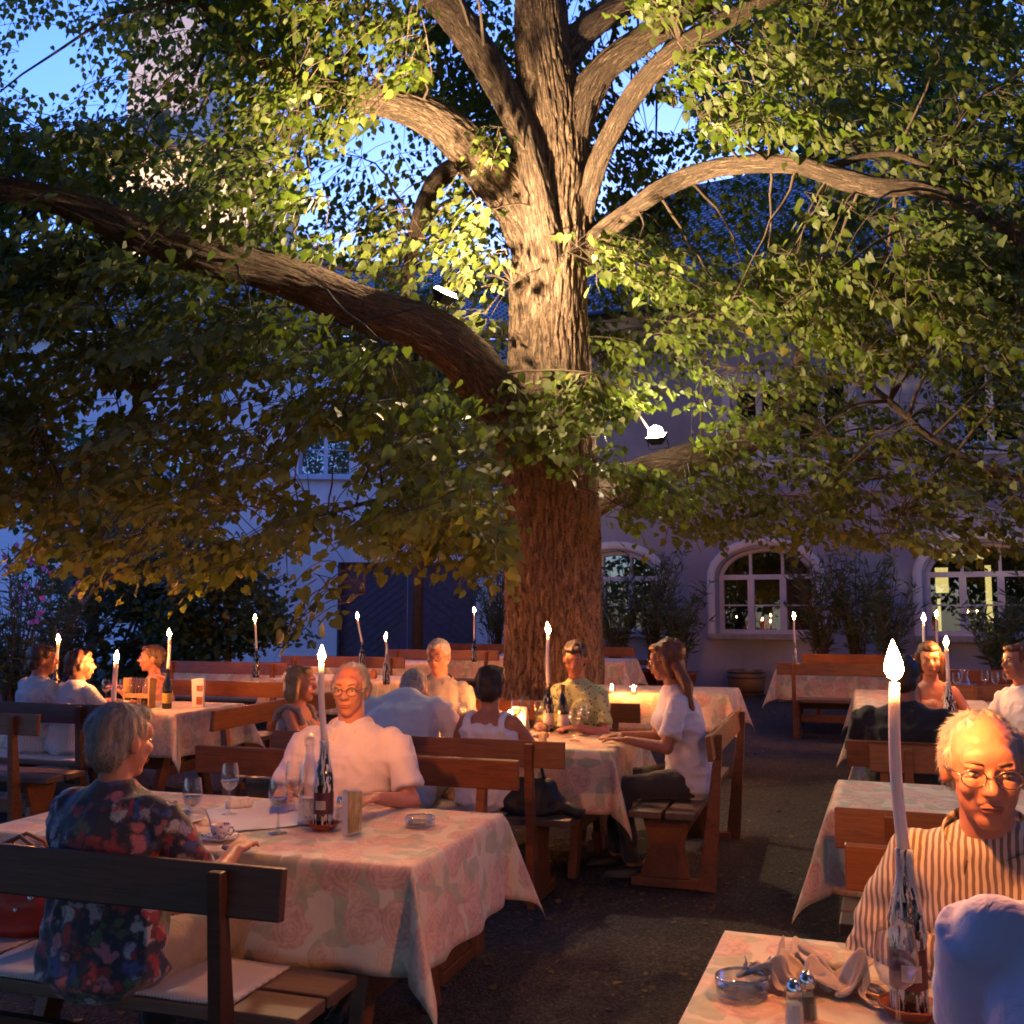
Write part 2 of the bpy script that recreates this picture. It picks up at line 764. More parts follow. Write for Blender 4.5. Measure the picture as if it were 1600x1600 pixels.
M = {}
M['bench_wood'] = m_wood('stained_bench_wood', (.10, .030, .010), (.26, .085, .028))
M['bench_dark'] = m_wood('dark_bench_wood', (.035, .014, .008), (.09, .035, .018))
M['seat_wood'] = m_wood('worn_seat_wood', (.08, .045, .030), (.17, .10, .065))
M['cloth'] = m_cloth_floral()
M['paper'] = simple('paper', (.72, .70, .72), .7, var=.04)
M['candle'] = None
t = NT('candle_wax')
t.color((.82, .74, .70))
t.rough(.4)
t.b.inputs['Subsurface Weight'].default_value = .6
t.b.inputs['Subsurface Radius'].default_value = (.03, .015, .01)
t.b.inputs['Subsurface Scale'].default_value = 1.0
M['candle'] = t.m
M['flame'] = m_emit('flame', (1, .32, .08), FLAME_S)
_t = M['flame'].node_tree
_e = [n for n in _t.nodes if n.type == 'EMISSION'][0]
_lw = _t.nodes.new('ShaderNodeLayerWeight')
_lw.inputs['Blend'].default_value = .5
_mr = _t.nodes.new('ShaderNodeMapRange')
_mr.inputs['From Min'].default_value = .35
_mr.inputs['From Max'].default_value = .80
_mr.inputs['To Min'].default_value = FLAME_S * 1.25
_mr.inputs['To Max'].default_value = .45
_t.links.new(_lw.outputs['Facing'], _mr.inputs[0])
_t.links.new(_mr.outputs[0], _e.inputs[1])
M['lamp'] = m_emit('floodlight_glow', (1, .72, .40), LAMP_S)
M['lamp_b'] = m_emit('small_floodlight_glow', (1, .80, .50), LAMP_S * .05)
M['wick'] = simple('burnt_wick', (.01, .01, .01))
M['glass'] = m_thin_glass('clear_glass', (.97, .98, .98))
M['wine'] = m_thin_glass('pale_wine', (.90, .87, .72), .5, .0)
M['window_glass'] = m_thin_glass('window_glass', (.55, .58, .6), .5, .01)
M['bottle_dark'] = m_bottle('dark_bottle_glass', (.008, .010, .006))
M['bottle_wax'] = m_bottle('waxed_bottle_glass', (.008, .010, .008), .25)
M['bottle_wax_light'] = m_bottle('lightly_waxed_bottle_glass', (.008, .012, .006), .1)
M['label_cream'] = simple('cream_label', (.55, .50, .45), .6)
M['label_red'] = simple('dark_red_label', (.09, .02, .03), .5)
M['terracotta'] = simple('terracotta', (.36, .11, .05), .6, bump=.2)
M['ceramic'] = simple('white_ceramic', (.7, .68, .66), .15, var=.03)
M['metal'] = simple('chrome', (.7, .7, .7), .15, 1.0, var=.05)
M['black_metal'] = simple('black_metal', (.02, .02, .02), .4, .5)
M['napkin'] = m_fabric('napkin_linen', (.62, .55, .50), .08)
M['napkin_white'] = m_fabric('white_napkin', (.72, .70, .70), .08)
M['bark'] = m_bark()
M['gravel'] = m_gravel()
M['leaf'] = m_leaf('linden_leaf', (.060, .080, .012), (.14, .17, .028), (.21, .235, .10))
M['leaf_bg'] = m_leaf('background_leaf', (.022, .045, .018), (.05, .085, .03), (.07, .10, .05), .3)
M['leaf_oleander'] = m_leaf('oleander_leaf', (.03, .06, .025), (.07, .11, .05), (.09, .13, .07), .15)
M['twig'] = simple('twig_bark', (.09, .06, .04), .85, bump=.4)
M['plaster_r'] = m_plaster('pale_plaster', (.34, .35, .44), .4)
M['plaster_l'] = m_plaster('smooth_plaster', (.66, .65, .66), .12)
M['paint_white'] = simple('white_window_paint', (.52, .52, .58), .5, var=.06)
M['gate'] = simple('blue_black_paint', (.045, .050, .085), .5, var=.3, bump=.3)
M['roof'] = m_roof('clay_roof', (.42, .36, .36))
M['roof_o'] = m_roof('orange_roof', (.45, .2, .10))
M['dark'] = simple('dark_interior', (.03, .025, .02), .9)
M['stone'] = simple('kerb_stone', (.30, .29, .29), .85, var=.2, bump=.5, bscale=20)
M['mat_woven'] = m_stripes('woven_mat', (.42, .38, .36), (.60, .55, .52), 28, .3)
M['barrel'] = m_wood('barrel_wood', (.14, .07, .03), (.34, .19, .08))

# ------------------------------------------------------------------ a linen napkin, dropped and left to settle
def settle_napkin(n=38, S=.52, frames=42):
    vs, fs = [], []
    for j in range(n + 1):
        for i in range(n + 1):
            u, v = i / n - .5, j / n - .5
            x = u * .50 + .05 * noise.noise((v * 6, u * 2, 1))
            y = v * .42 + .05 * noise.noise((u * 6, v * 3, 5))
            z = .12 + .050 * math.sin(u * 20 + 3 * noise.noise((v * 3, 0, 2))) + .035 * math.sin(v * 19 + 2 * u) + .05 * noise.noise((u * 5, v * 5, 9))
            vs.append((x * S * 1.25, y * S * 1.25, z))
    for j in range(n):
        for i in range(n):
            a = j * (n + 1) + i
            fs.append((a, a + 1, a + n + 2, a + n + 1))
    me = bpy.data.meshes.new('napkin')
    me.from_pydata(vs, [], fs)
    ob = bpy.data.objects.new('tmp', me)
    COL.objects.link(ob)
    c = ob.modifiers.new('c', 'CLOTH')
    st = c.settings
    st.quality = 8
    st.mass = .25
    st.tension_stiffness = st.compression_stiffness = 12
    st.shear_stiffness = 5
    st.bending_stiffness = .02
    st.bending_damping = 2
    st.tension_damping = st.compression_damping = st.shear_damping = 10
    st.air_damping = 5
    k = c.collision_settings
    k.use_self_collision = True
    k.self_distance_min = .004
    k.distance_min = .004
    k.self_friction = 5
    fm = bpy.data.meshes.new('tmp')
    fm.from_pydata([(-2, -2, 0), (2, -2, 0), (2, 2, 0), (-2, 2, 0)], [], [(0, 1, 2, 3)])
    fo = bpy.data.objects.new('tmp', fm)
    COL.objects.link(fo)
    fo.modifiers.new('k', 'COLLISION')
    fo.collision.thickness_outer = .004
    fo.collision.cloth_friction = 80
    scene.frame_start, scene.frame_end = 1, frames
    for fr in range(1, frames + 1):
        scene.frame_set(fr)
    dg = bpy.context.evaluated_depsgraph_get()
    out = bpy.data.meshes.new_from_object(ob.evaluated_get(dg))
    co = np.empty(len(out.vertices) * 3, dtype=np.float32)
    out.vertices.foreach_get('co', co)
    co = co.reshape(-1, 3)
    lo_, hi_ = co.min(0), co.max(0)
    co -= np.array([(lo_[0] + hi_[0]) / 2, (lo_[1] + hi_[1]) / 2, lo_[2] - .003])
    sz_ = hi_ - lo_
    print('NAPKIN', sz_)
    co *= np.array([.34 / sz_[0], .22 / sz_[1], .105 / sz_[2]])
    out.vertices.foreach_set('co', co.ravel())
    out.polygons.foreach_set('use_smooth', [True] * len(out.polygons))
    bpy.data.objects.remove(ob)
    bpy.data.objects.remove(fo)
    scene.frame_set(1)
    return out


nap_mesh = settle_napkin()

# ------------------------------------------------------------------ the setting
SK = -R(18)          # the whole courtyard is turned against the camera
E1 = Vector((math.cos(SK), math.sin(SK), 0))
E2 = Vector((-math.sin(SK), math.cos(SK), 0))

mb = MB()
ys = [-12, -4, 0, 2, 4, 6, 8, 10, 12, 14, 17, 20, 24, 30, 60, 160]
xs = [-120, -40, -20, -10, -5, 0, 5, 10, 20, 40, 120]
vs = [(x, y, gz(min(y, 40))) for y in ys for x in xs]
fs = []
nx = len(xs)
for j in range(len(ys) - 1):
    for i in range(nx - 1):
        fs.append((j * nx + i, j * nx + i + 1, (j + 1) * nx + i + 1, (j + 1) * nx + i))
mb.add(vs, fs)
o = mb.build('ground', M['gravel'])
tag(o, kind='structure', label='dark gravel courtyard ground with scattered leaves')


def wall_mesh(L, H, holes, thick):
    """wall along x from 0 to L, front at y=0, holes are outlines in (x, z)"""
    bm = bmesh.new()
    loops = [[(0, 0), (L, 0), (L, H), (0, H)]] + holes
    edges = []
    for lp in loops:
        vv = [bm.verts.new((x, 0, z)) for x, z in lp]
        for i in range(len(vv)):
            edges.append(bm.edges.new((vv[i], vv[(i + 1) % len(vv)])))
    bmesh.ops.triangle_fill(bm, use_beauty=True, use_dissolve=False, edges=edges)
    ext = bmesh.ops.extrude_face_region(bm, geom=bm.faces[:])
    for v in [g for g in ext['geom'] if isinstance(g, bmesh.types.BMVert)]:
        v.co.y += thick
    bmesh.ops.recalc_face_normals(bm, faces=bm.faces[:])
    me = bpy.data.meshes.new('wall')
    bm.to_mesh(me)
    bm.free()
    return me


def obj_mesh(name, me, m, parent):
    me.materials.append(m)
    o = bpy.data.objects.new(name, me)
    COL.objects.link(o)
    o.parent = parent
    return o


def arch_pts(x0, x1, z0, zs, rise, n=14):
    pts = [(x0, z0), (x1, z0)]
    cx = (x0 + x1) / 2
    hw = (x1 - x0) / 2
    for i in range(n + 1):
        a = PI * i / n
        pts.append((cx + hw * math.cos(a), zs + rise * math.sin(a)))
    return pts


# --- right-hand building with arched ground floor windows
ANG_R = R(-26)
wp = Vector((4.45, 17.4, 0))
dirR = Vector((math.cos(ANG_R), math.sin(ANG_R), 0))
orgR = wp - dirR * 4.35
LR, HR = 22.0, 6.9
zb = -.2
bR = thing('arcade_building', 'long plastered house with arched windows and a tiled roof beside the gravel', 'building', (orgR.x, orgR.y, 0), ANG_R)


def onR(px):
    """distance along the wall where the line of sight through column px meets it"""
    d = ray(px, 950)
    # solve orgR + s*dirR = t*(dx,dy)
    a = np.array([[dirR.x, -d.x], [dirR.y, -d.y]])
    s_, t_ = np.linalg.solve(a, np.array([-orgR.x, -orgR.y]))
    return s_, t_ * d.y


holes, wins = [], []
for pc in (960, 1196, 1535):
    s_, t_ = onR(pc)
    wins.append((s_, t_))
sill, spring, rise = 1.15, 2.12, .50
HW = .82
for s_, t_ in wins:
    holes.append(arch_pts(s_ - HW, s_ + HW, sill, spring, rise))
upper = []
for pc in (1190, 1290, 1560):
    s_, t_ = onR(pc)
    upper.append(s_)
    holes.append([(s_ - .45, 4.15), (s_ + .45, 4.15), (s_ + .45, 5.45), (s_ - .45, 5.45)])
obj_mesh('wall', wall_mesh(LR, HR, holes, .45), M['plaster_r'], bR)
mb = MB()
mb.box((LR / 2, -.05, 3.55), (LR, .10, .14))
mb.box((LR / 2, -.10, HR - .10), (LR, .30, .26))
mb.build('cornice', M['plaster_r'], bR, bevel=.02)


def window_frame(parent, x0, x1, z0, z1, panes, arch=0., y=.16, bars=1, lit=None):
    mbf = MB()
    w = .07
    d = .07
    mbf.box(((x0 + x1) / 2, y, z0 + w / 2), (x1 - x0, d, w))
    mbf.box(((x0 + x1) / 2, y - .004, z1), (x1 - x0, d, w * 1.2))
    n = panes
    for i in range(n + 1):
        x = x0 + (x1 - x0) * i / n
        x = min(max(x, x0 + w / 2), x1 - w / 2)
        mbf.box((x, y + .002, (z0 + z1) / 2), (w * (1.5 if 0 < i < n else 1), d, z1 - z0 - w))
    for b in range(bars):
        zz = z0 + (z1 - z0) * (b + 1) / (bars + 1)
        mbf.box(((x0 + x1) / 2, y + .004, zz), (x1 - x0, .03, .025))
    if arch:
        cx, hw = (x0 + x1) / 2, (x1 - x0) / 2
        pts = [(cx + (hw - .03) * math.cos(PI * i / 18), y, z1 + (arch - .03) * math.sin(PI * i / 18)) for i in range(19)]
        mbf.tube(pts, .045, n=6)
        for i in range(1, n):
            x = x0 + (x1 - x0) * i / n
            hgt = arch * math.sqrt(max(0, 1 - ((x - cx) / hw) ** 2))
            mbf.box((x, y + .003, z1 + hgt / 2), (.045, .05, hgt))
    f = mbf.build('window', M['paint_white'], parent)
    mbg = MB()
    if arch:
        pts = arch_pts(x0 + .01, x1 - .01, z0, z1, arch - .02)
    else:
        pts = [(x0, z0), (x1, z0), (x1, z1), (x0, z1)]
    mbg.slab([(px_, y + .02, pz_) for px_, pz_ in pts], (0, .006, 0))
    mbg.build('glass', M['window_glass'], f)
    return f


for s_, t_ in wins:
    f = window_frame(bR, s_ - HW, s_ + HW, sill, spring, 3, rise)
    mb = MB()
    mb.box((s_, -.05, sill - .05), (HW * 2 + .3, .22, .09))
    mb.build('sill', M['stone'], f, bevel=.01)
    # raised plaster band round the arch
    mb = MB()
    pts = [(s_ + (HW + .11) * math.cos(PI * i / 22), -.02, spring + (rise + .11) * math.sin(PI * i / 22)) for i in range(23)]
    pts = [(s_ + HW + .11, -.02, sill)] + pts + [(s_ - HW - .11, -.02, sill)]
    mb.tube(pts, .07, n=8, flat=.5)
    mb.build('surround', M['plaster_l'], f)
for s_ in upper:
    f = window_frame(bR, s_ - .45, s_ + .45, 4.15, 5.45, 2)
    mb = MB()
    for (cx, cz, sx, sz) in ((s_ - .53, 4.8, .14, 1.5), (s_ + .53, 4.8, .14, 1.5), (s_, 5.56, 1.2, .16), (s_, 4.05, 1.2, .12)):
        mb.box((cx, -.025, cz), (sx, .08, sz))
    mb.build('surround', M['paint_white'], f)
# rooms behind the windows
mb = MB()
for (x0, x1, z0, z1, y0, y1) in ((0.2, LR - .2, 0, 3.4, .5, 4.5),):
    mb.box(((x0 + x1) / 2, y1, (z0 + z1) / 2), (x1 - x0, .1, z1 - z0))
    mb.box(((x0 + x1) / 2, (y0 + y1) / 2, z1), (x1 - x0, y1 - y0, .1))
    mb.box(((x0 + x1) / 2, (y0 + y1) / 2, .5), (x1 - x0, y1 - y0, .1))
mb.box((LR / 2, 3.0, (3.5 + HR - .2) / 2), (LR - .4, .1, HR - 3.7))
mb.box((LR / 2, 1.8, HR - .2), (LR - .4, 2.4, .1))
mb.build('room', M['dark'], bR)
# curtains in the first two windows, glowing strips standing in for the lit room behind the third
mb = MB()
for s_, t_ in wins[:2]:
    for side in (-1, 1):
        pts = []
        for k in range(13):
            pts.append((s_ + side * (HW - .26 + .26 * k / 12), .34 + .03 * math.sin(k * 2.2), 0))
        vs, fs = [], []
        for p in pts:
            vs.append((p[0], p[1], sill))
            vs.append((p[0], p[1], 2.5))
        for k in range(12):
            fs.append((2 * k, 2 * k + 2, 2 * k + 3, 2 * k + 1))
        mb.add(vs, fs)
mb.build('curtain', m_fabric('curtain_fabric', (.25, .18, .12)), bR)
sR = wins[2][0]
mb = MB()
mb.box((sR - .62, .9, 2.05), (.20, .03, .42))
mb.box((sR - .35, 1.0, 2.44), (.75, .03, .10))
mb.box((sR + .05, 2.6, 1.7), (.10, .03, 1.3))
mb.box((sR - .70, 1.3, 1.45), (.05, .03, .6))
mb.build('glowing_strips', m_emit('warm_room_light', (1, .72, .22), 1.0), bR)
# roof
mb = MB()
W2 = 5.2
rh = 4.6
ov = .55
z0 = HR
vs = [(-.3, -ov, z0), (LR + .3, -ov, z0), (LR + .3, W2, z0 + rh), (-.3, W2, z0 + rh), (-.3, 2 * W2 + ov, z0), (LR + .3, 2 * W2 + ov, z0)]
sl = math.hypot(W2 + ov, rh)
mb.add(vs[:4], [(0, 1, 2, 3)], [(0, 0), (LR, 0), (LR, sl), (0, sl)])
mb.add([vs[3], vs[2], vs[5], vs[4]], [(0, 1, 2, 3)], [(0, 0), (LR, 0), (LR, sl), (0, sl)])
rf = mb.build('roof', M['roof'], bR)
sm = rf.modifiers.new('s', 'SOLIDIFY')
sm.thickness = .12
mb = MB()
mb.slab([(0, 0, HR), (0, 2 * W2, HR), (0, W2, HR + rh - .1)], (.3, 0, 0))
mb.slab([(LR - .3, 0, HR), (LR - .3, 2 * W2, HR), (LR - .3, W2, HR + rh - .1)], (.3, 0, 0))
mb.box((.15, W2, HR / 2), (.3, W2 * 2 - .9, HR))
mb.build('gable', M['plaster_l'], bR)
mb = MB()
mb.tube([(0, -ov - .06, HR - .02), (LR, -ov - .06, HR - .02)], .075, n=8)
mb.build('gutter', M['black_metal'], bR, smooth=True)

# --- house with the gate, far across the yard
ANG_L = R(4)
orgL = Vector((-27.97, 24.363, 0))
bL = thing('gate_house', 'plain pale house with a wide dark plank gate and small windows', 'building', (orgL.x, orgL.y, 0), ANG_L)
dirL = Vector((math.cos(ANG_L), math.sin(ANG_L), 0))


def onL(px):
    d = ray(px, 950)
    a = np.array([[dirL.x, -d.x], [dirL.y, -d.y]])
    s_, t_ = np.linalg.solve(a, np.array([-orgL.x, -orgL.y]))
    return s_


g0, g1 = onL(527), onL(744)
LL, HL = 32.5, 8.6
w0, w1 = onL(478), onL(546)
w0 -= .25
holes = [[(g0, -.2 + .4), (g1, .2), (g1, 2.75), (g0, 2.75)], [(w0, 4.95), (w1, 4.95), (w1, 6.35), (w0, 6.35)]]
w2 = onL(250)
holes.append([(w2, 4.95), (w2 + 1.2, 4.95), (w2 + 1.2, 6.35), (w2, 6.35)])
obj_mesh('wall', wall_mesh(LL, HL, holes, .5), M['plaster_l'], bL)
gt = MB()
for side in (0, 1):
    xa, xb = (g0, (g0 + g1) / 2 - .01) if side == 0 else ((g0 + g1) / 2 + .01, g1)
    gt.box(((xa + xb) / 2, .25, 1.48), (xb - xa, .05, 2.56))
    n = 12
    for k in range(n):
        # diagonal boards of the herringbone
        z = .35 + k * 2.5 / n
        wv = (xb - xa)
        sg = 1 if side == 0 else -1
        for (cx, cz, ln) in (((xa + xb) / 2, z, wv * .93),):
            rot = Matrix.Rotation(-sg * R(38), 3, 'Y')
            ln2 = min(ln / math.cos(R(38)), 2 * min(cz - .22, 2.74 - cz) / math.sin(R(38)) + .1)
            if ln2 > .2:
                gt.box((cx, .215, cz), (ln2, .02, .125), rot)
gt_o = gt.build('gate', M['gate'], bL, bevel=.006)
mb = MB()
mb.box((g0 - .02, .1, 1.45), (.16, .12, 2.6))
mb.box((g1 + .02, .1, 1.45), (.16, .12, 2.6))
mb.box(((g0 + g1) / 2, .1, 2.80), (g1 - g0 + .3, .12, .16))
mb.build('gate_frame', M['gate'], gt_o)
for (xa, xb) in ((w0, w1), (w2, w2 + 1.2)):
    f = window_frame(bL, xa, xb, 4.95, 6.35, 2)
    mb = MB()
    mb.box(((xa + xb) / 2, -.06, 4.9), (xb - xa + .3, .2, .1))
    mb.build('sill', M['paint_white'], f)
mb = MB()
vs = [(-.3, -.6, HL), (LL + .3, -.6, HL), (LL + .3, 4.6, HL + 3.6), (-.3, 4.6, HL + 3.6)]
sl = math.hypot(5.2, 3.6)
mb.add(vs, [(0, 1, 2, 3)], [(0, 0), (LL, 0), (LL, sl), (0, sl)])
rf = mb.build('roof', M['roof'], bL)
sm = rf.modifiers.new('s', 'SOLIDIFY')
sm.thickness = .15
mb = MB()
mb.box((LL / 2, 6, HL / 2), (LL - .4, .2, HL))
mb.build('back_wall', M['plaster_l'], bL)

# pale paved strip along the foot of the gate house
mb = MB()
a, b = orgL - dirL * 20, orgL + dirL * 20
n_ = Vector((dirL.y, -dirL.x, 0))
vs = [a, b, b + n_ * 2.4, a + n_ * 2.4]
vs = [(v.x, v.y, gz(v.y) + z) for z in (.0, .16) for v in vs]
mb.add(vs, [(3, 2, 1, 0), (4, 5, 6, 7), (0, 1, 5, 4), (1, 2, 6, 5), (2, 3, 7, 6), (3, 0, 4, 7)])
tag(mb.build('pavement', M['stone']), kind='structure', label='raised pale stone pavement along the gate house')

# --- floodlit stone tower far behind
tp = D(285, 100, 44)
bT = thing('stone_tower', 'tall pale stone tower lit from below, seen through the leaves', 'building', (tp.x, tp.y, 0), R(-8))
mb = MB()
mb.box((0, 0, 15.2), (3.3, 3.3, 30.4))
mb.box((0, 0, 20.6), (3.6, 3.6, .3))
mb.box((0, 0, 30.4), (3.7, 3.7, .4))
mb.build('wall', m_plaster('tower_stone', (.62, .52, .45), .2), bT)
mb = MB()
mb.lathe([(2.6, 30.6), (1.2, 32.6), (.05, 35.5)], n=4, m=Matrix.Rotation(PI / 4, 3, 'Z'))
mb.build('roof', M['roof'], bT)
for z in (17.5, 22.3):
    MB().box((0, -1.63, z), (.7, .12, 1.3)).build('window', M['dark'], bT)
hp = D(275, 160, 38)
bH = thing('orange_roofed_house', 'distant house with an orange lit eave below the stone tower', 'building', (hp.x, hp.y, 0), R(-8))
mb = MB()
mb.box((0, 2.5, 9.6), (6.5, 4.5, 19.2))
mb.build('wall', m_plaster('house_plaster', (.65, .50, .33), .2), bH)
mb = MB()
mb.add([(-3.6, -.3, 19.2), (3.6, -.3, 19.2), (2.6, 2.6, 20.8), (-2.6, 2.6, 20.8)], [(0, 1, 2, 3)], [(0, 0), (7.2, 0), (6.2, 3), (1, 3)])
rf = mb.build('roof', M['roof_o'], bH)
sm = rf.modifiers.new('s', 'SOLIDIFY')
sm.thickness = .2
ld = bpy.data.lights.new('tower_floodlight', 'SPOT')
ld.energy = 5000
ld.color = (1, .72, .5)
ld.spot_size = R(70)
ld.shadow_soft_size = .3
lo = bpy.data.objects.new('tower_floodlight', ld)
COL.objects.link(lo)
lo.location = (tp.x - 1, 30.2, 12.6)
lo.rotation_euler = (Vector((tp.x, tp.y, 24)) - Vector(lo.location)).to_track_quat('-Z', 'Y').to_euler()

# ------------------------------------------------------------------ furniture
TH = .75     # table height


def table(label, corner, L, W, ang=SK, drop=.36, cloth_label='', seed=0, group='trestle tables under floral cloths', which='right'):
    """corner: near end corner of the top on the given side; x runs along the table"""
    c = Vector(corner)
    ex = Vector((math.cos(ang), math.sin(ang), 0))
    ey = Vector((-math.sin(ang), math.cos(ang), 0))
    ctr = c + ex * (-L / 2 if which == 'right' else L / 2) + ey * W / 2
    g = gz(ctr.y)
    t = thing('trestle_table', label, 'table', (ctr.x, ctr.y, g), ang, group)
    mbt = MB()
    for k in range(5):
        w = W / 5
        mbt.box((0, -W / 2 + w * (k + .5), TH - .022), (L - .03, w - .006, .036))
    mbt.build('tabletop', M['bench_wood'], t)
    for s in (-1, 1):
        m1 = MB()
        x = s * (L / 2 - .26)
        for q in (-1, 1):
            m1.slab([(x - .025, q * .06, TH - .06), (x - .025, q * .16, TH - .06), (x - .025, q * (W / 2 - .06), 0), (x - .025, q * (W / 2 - .16), 0)], (.05, 0, 0))
        m1.box((x, 0, TH - .08), (.07, W - .14, .07))
        m1.box((x, 0, .28), (.045, W * .55, .09))
        m1.build('leg', M['bench_wood'], t, bevel=.004)
    m2 = MB()
    m2.box((0, 0, .30), (L - .5, .05, .10))
    m2.build('stretcher', M['bench_wood'], t)
    # cloth
    cl = cloth(L, W, drop, seed, M['cloth'])
    co = bpy.data.objects.new('tablecloth', cl)
    COL.objects.link(co)
    co.location = (ctr.x, ctr.y, g + TH + .002)
    co.rotation_euler = (0, 0, ang)
    tag(co, cloth_label, 'tablecloth', 'floral tablecloths')
    sm = co.modifiers.new('s', 'SOLIDIFY')
    sm.thickness = .0015
    return t


def cloth(L, W, drop, seed, m):
    st = .03
    nd = 13
    edge = [drop * (1 - k / nd) for k in range(nd)]
    def axis(h_):
        ni = int(2 * h_ / .035)
        return [-h_ - e_ for e_ in edge] + [-h_ + 2 * h_ * k / ni for k in range(ni + 1)] + [h_ + e_ for e_ in reversed(edge)]
    us, vs_ = axis(L / 2), axis(W / 2)
    nx_, ny_ = len(us) - 1, len(vs_) - 1
    vs, fs, uv = [], [], []
    so = seed * 7.3
    for j in range(ny_ + 1):
        for i in range(nx_ + 1):
            u, v = us[i], vs_[j]
            a = max(abs(u) - L / 2 - 1e-7, 0)
            b = max(abs(v) - W / 2 - 1e-7, 0)
            su = 1 if u > 0 else -1
            sv = 1 if v > 0 else -1
            z = .0015 * noise.noise((u * 4, v * 4, so))
            if a == 0 and b == 0:
                p = Vector((u, v, z))
            elif b == 0:
                k = a / drop
                end = min(1, (W / 2 - abs(v)) / .18)
                out = k * (.030 + .028 * noise.noise((v * 3.2, su * 5 + so, 1)) + .014 * math.sin(v * 17 + so)) * end + .010 * min(1, a / .02)
                p = Vector((su * (L / 2 + out), v, -a * .995 + z))
            elif a == 0:
                k = b / drop
                end = min(1, (L / 2 - abs(u)) / .18)
                out = k * (.030 + .03 * noise.noise((u * 2.7, sv * 5 + so, 3)) + .014 * math.sin(u * 15 + so)) * end + .010 * min(1, b / .02)
                p = Vector((u, sv * (W / 2 + out), -b * .995 + z))
            else:
                r = math.hypot(a, b)
                ph = math.atan2(b, a)
                q = math.sin(2 * ph) ** 1.2
                psi = q * R(24) * (1 + .25 * noise.noise((su, sv, so))) + .02
                ph2 = ph * .9 + .08 + .3 * math.sin(ph * 4) * .3
                h = Vector((su * math.cos(ph2), sv * math.sin(ph2), 0))
                p = Vector((su * L / 2, sv * W / 2, 0)) + h * (r * math.sin(psi) + .010) + Vector((0, 0, -r * math.cos(psi)))
            vs.append(p)
            uv.append((u + so, v + so * .6))
    for j in range(ny_):
        for i in range(nx_):
            n0 = j * (nx_ + 1) + i
            if (us[i] + us[i + 1]) * (vs_[j] + vs_[j + 1]) > 0:
                fs += [(n0, n0 + 1, n0 + nx_ + 2), (n0, n0 + nx_ + 2, n0 + nx_ + 1)]
            else:
                fs += [(n0, n0 + 1, n0 + nx_ + 1), (n0 + 1, n0 + nx_ + 2, n0 + nx_ + 1)]
    q = MB()
    q.add(vs, fs, uv)
    me = q.mesh('tablecloth', True)
    me.materials.append(m)
    return me


BH = .88
SH = .455


def make_bench(L, wood, seatwood, label, board2=False):
    """sitter faces -y; the back board is on the +y side"""
    t = thing('garden_bench', label, 'bench', (0, 0, 0), 0, 'wooden benches with a back board')
    for (y, w) in ((-.10, .185), (.095, .165)):
        MB().box((0, y, SH - .02), (L, w, .038)).build('seat_plank', seatwood, t, bevel=.005)
    MB().box((0, .262, BH - .07), (L, .030, .14), (R(6), 0, 0)).build('backrest', wood, t, bevel=.005)
    for s in (-1, 1):
        x = s * (L / 2 - .19)
        m = MB()
        m.slab([(x - .022, .17, 0), (x - .022, .265, 0), (x - .022, .315, BH - .012), (x - .022, .280, BH - .012), (x - .022, .215, .40)], (.044, 0, 0))
        m.build('post', wood, t, bevel=.004)
        m = MB()
        m.slab([(x * .96 - .02, -.16, SH - .042), (x * .96 - .02, .14, SH - .042), (x * .96 - .02, .085, .24), (x * .96 - .02, .12, .05), (x * .96 - .02, -.17, .05), (x * .96 - .02, -.11, .24)], (.04, 0, 0))
        m.box((x * .96, -.01, .026), (.07, .42, .05))
        m.build('leg_panel', wood, t, bevel=.004)
    MB().box((0, -.01, .22), (L - .5, .035, .09)).build('stretcher', wood, t)
    return t


BL = 1.76
proto_dark = make_bench(BL, M['bench_dark'], M['seat_wood'], 'x')
proto_red = make_bench(BL, M['bench_wood'], M['seat_wood'], 'x')
used_proto = set()


def bench(label, pos, rz, dark=False):
    p = proto_dark if dark else proto_red
    z = gz(pos[1])
    if p.name in used_proto:
        b = dup(p, label, (pos[0], pos[1], z), rz)
    else:
        used_proto.add(p.name)
        p.location = (pos[0], pos[1], z)
        p.rotation_euler = (0, 0, rz)
        p['label'] = label
        b = p
    return b


def near_bench(corner, label, ang=SK, dark=False, along=-.12, off=.33, which='right', L=BL):
    """bench on the camera side of a table: back board towards the camera"""
    ex = Vector((math.cos(ang), math.sin(ang), 0))
    ey = Vector((-math.sin(ang), math.cos(ang), 0))
    c = Vector(corner) + ex * ((along - L / 2) if which == 'right' else (L / 2 + along)) - ey * off
    return bench(label, c, ang + PI, dark), c


def far_bench(corner, W, label, ang=SK, dark=False, along=-.12, off=.33, which='right', L=BL):
    ex = Vector((math.cos(ang), math.sin(ang), 0))
    ey = Vector((-math.sin(ang), math.cos(ang), 0))
    c = Vector(corner) + ex * ((along - L / 2) if which == 'right' else (L / 2 + along)) + ey * (W + off)
    return bench(label, c, ang, dark), c


def flat(v):
    return Vector((v[0], v[1], 0))


# T1: big table on this side, with the wine glasses
c1 = flat(G(643, 1358, TH))
T1L, T1W = 1.80, .93
table('trestle table with coffee cup and carafe before the man in the pink shirt', c1, T1L, T1W, seed=1, drop=.34,
      cloth_label='rose patterned cloth under the carafe, coffee cup and glass ashtray')
near_bench(c1, 'very dark bench that the woman in the floral blouse sits on', dark=True)
far_bench(c1, T1W, 'bench with the man in the pink shirt on it')
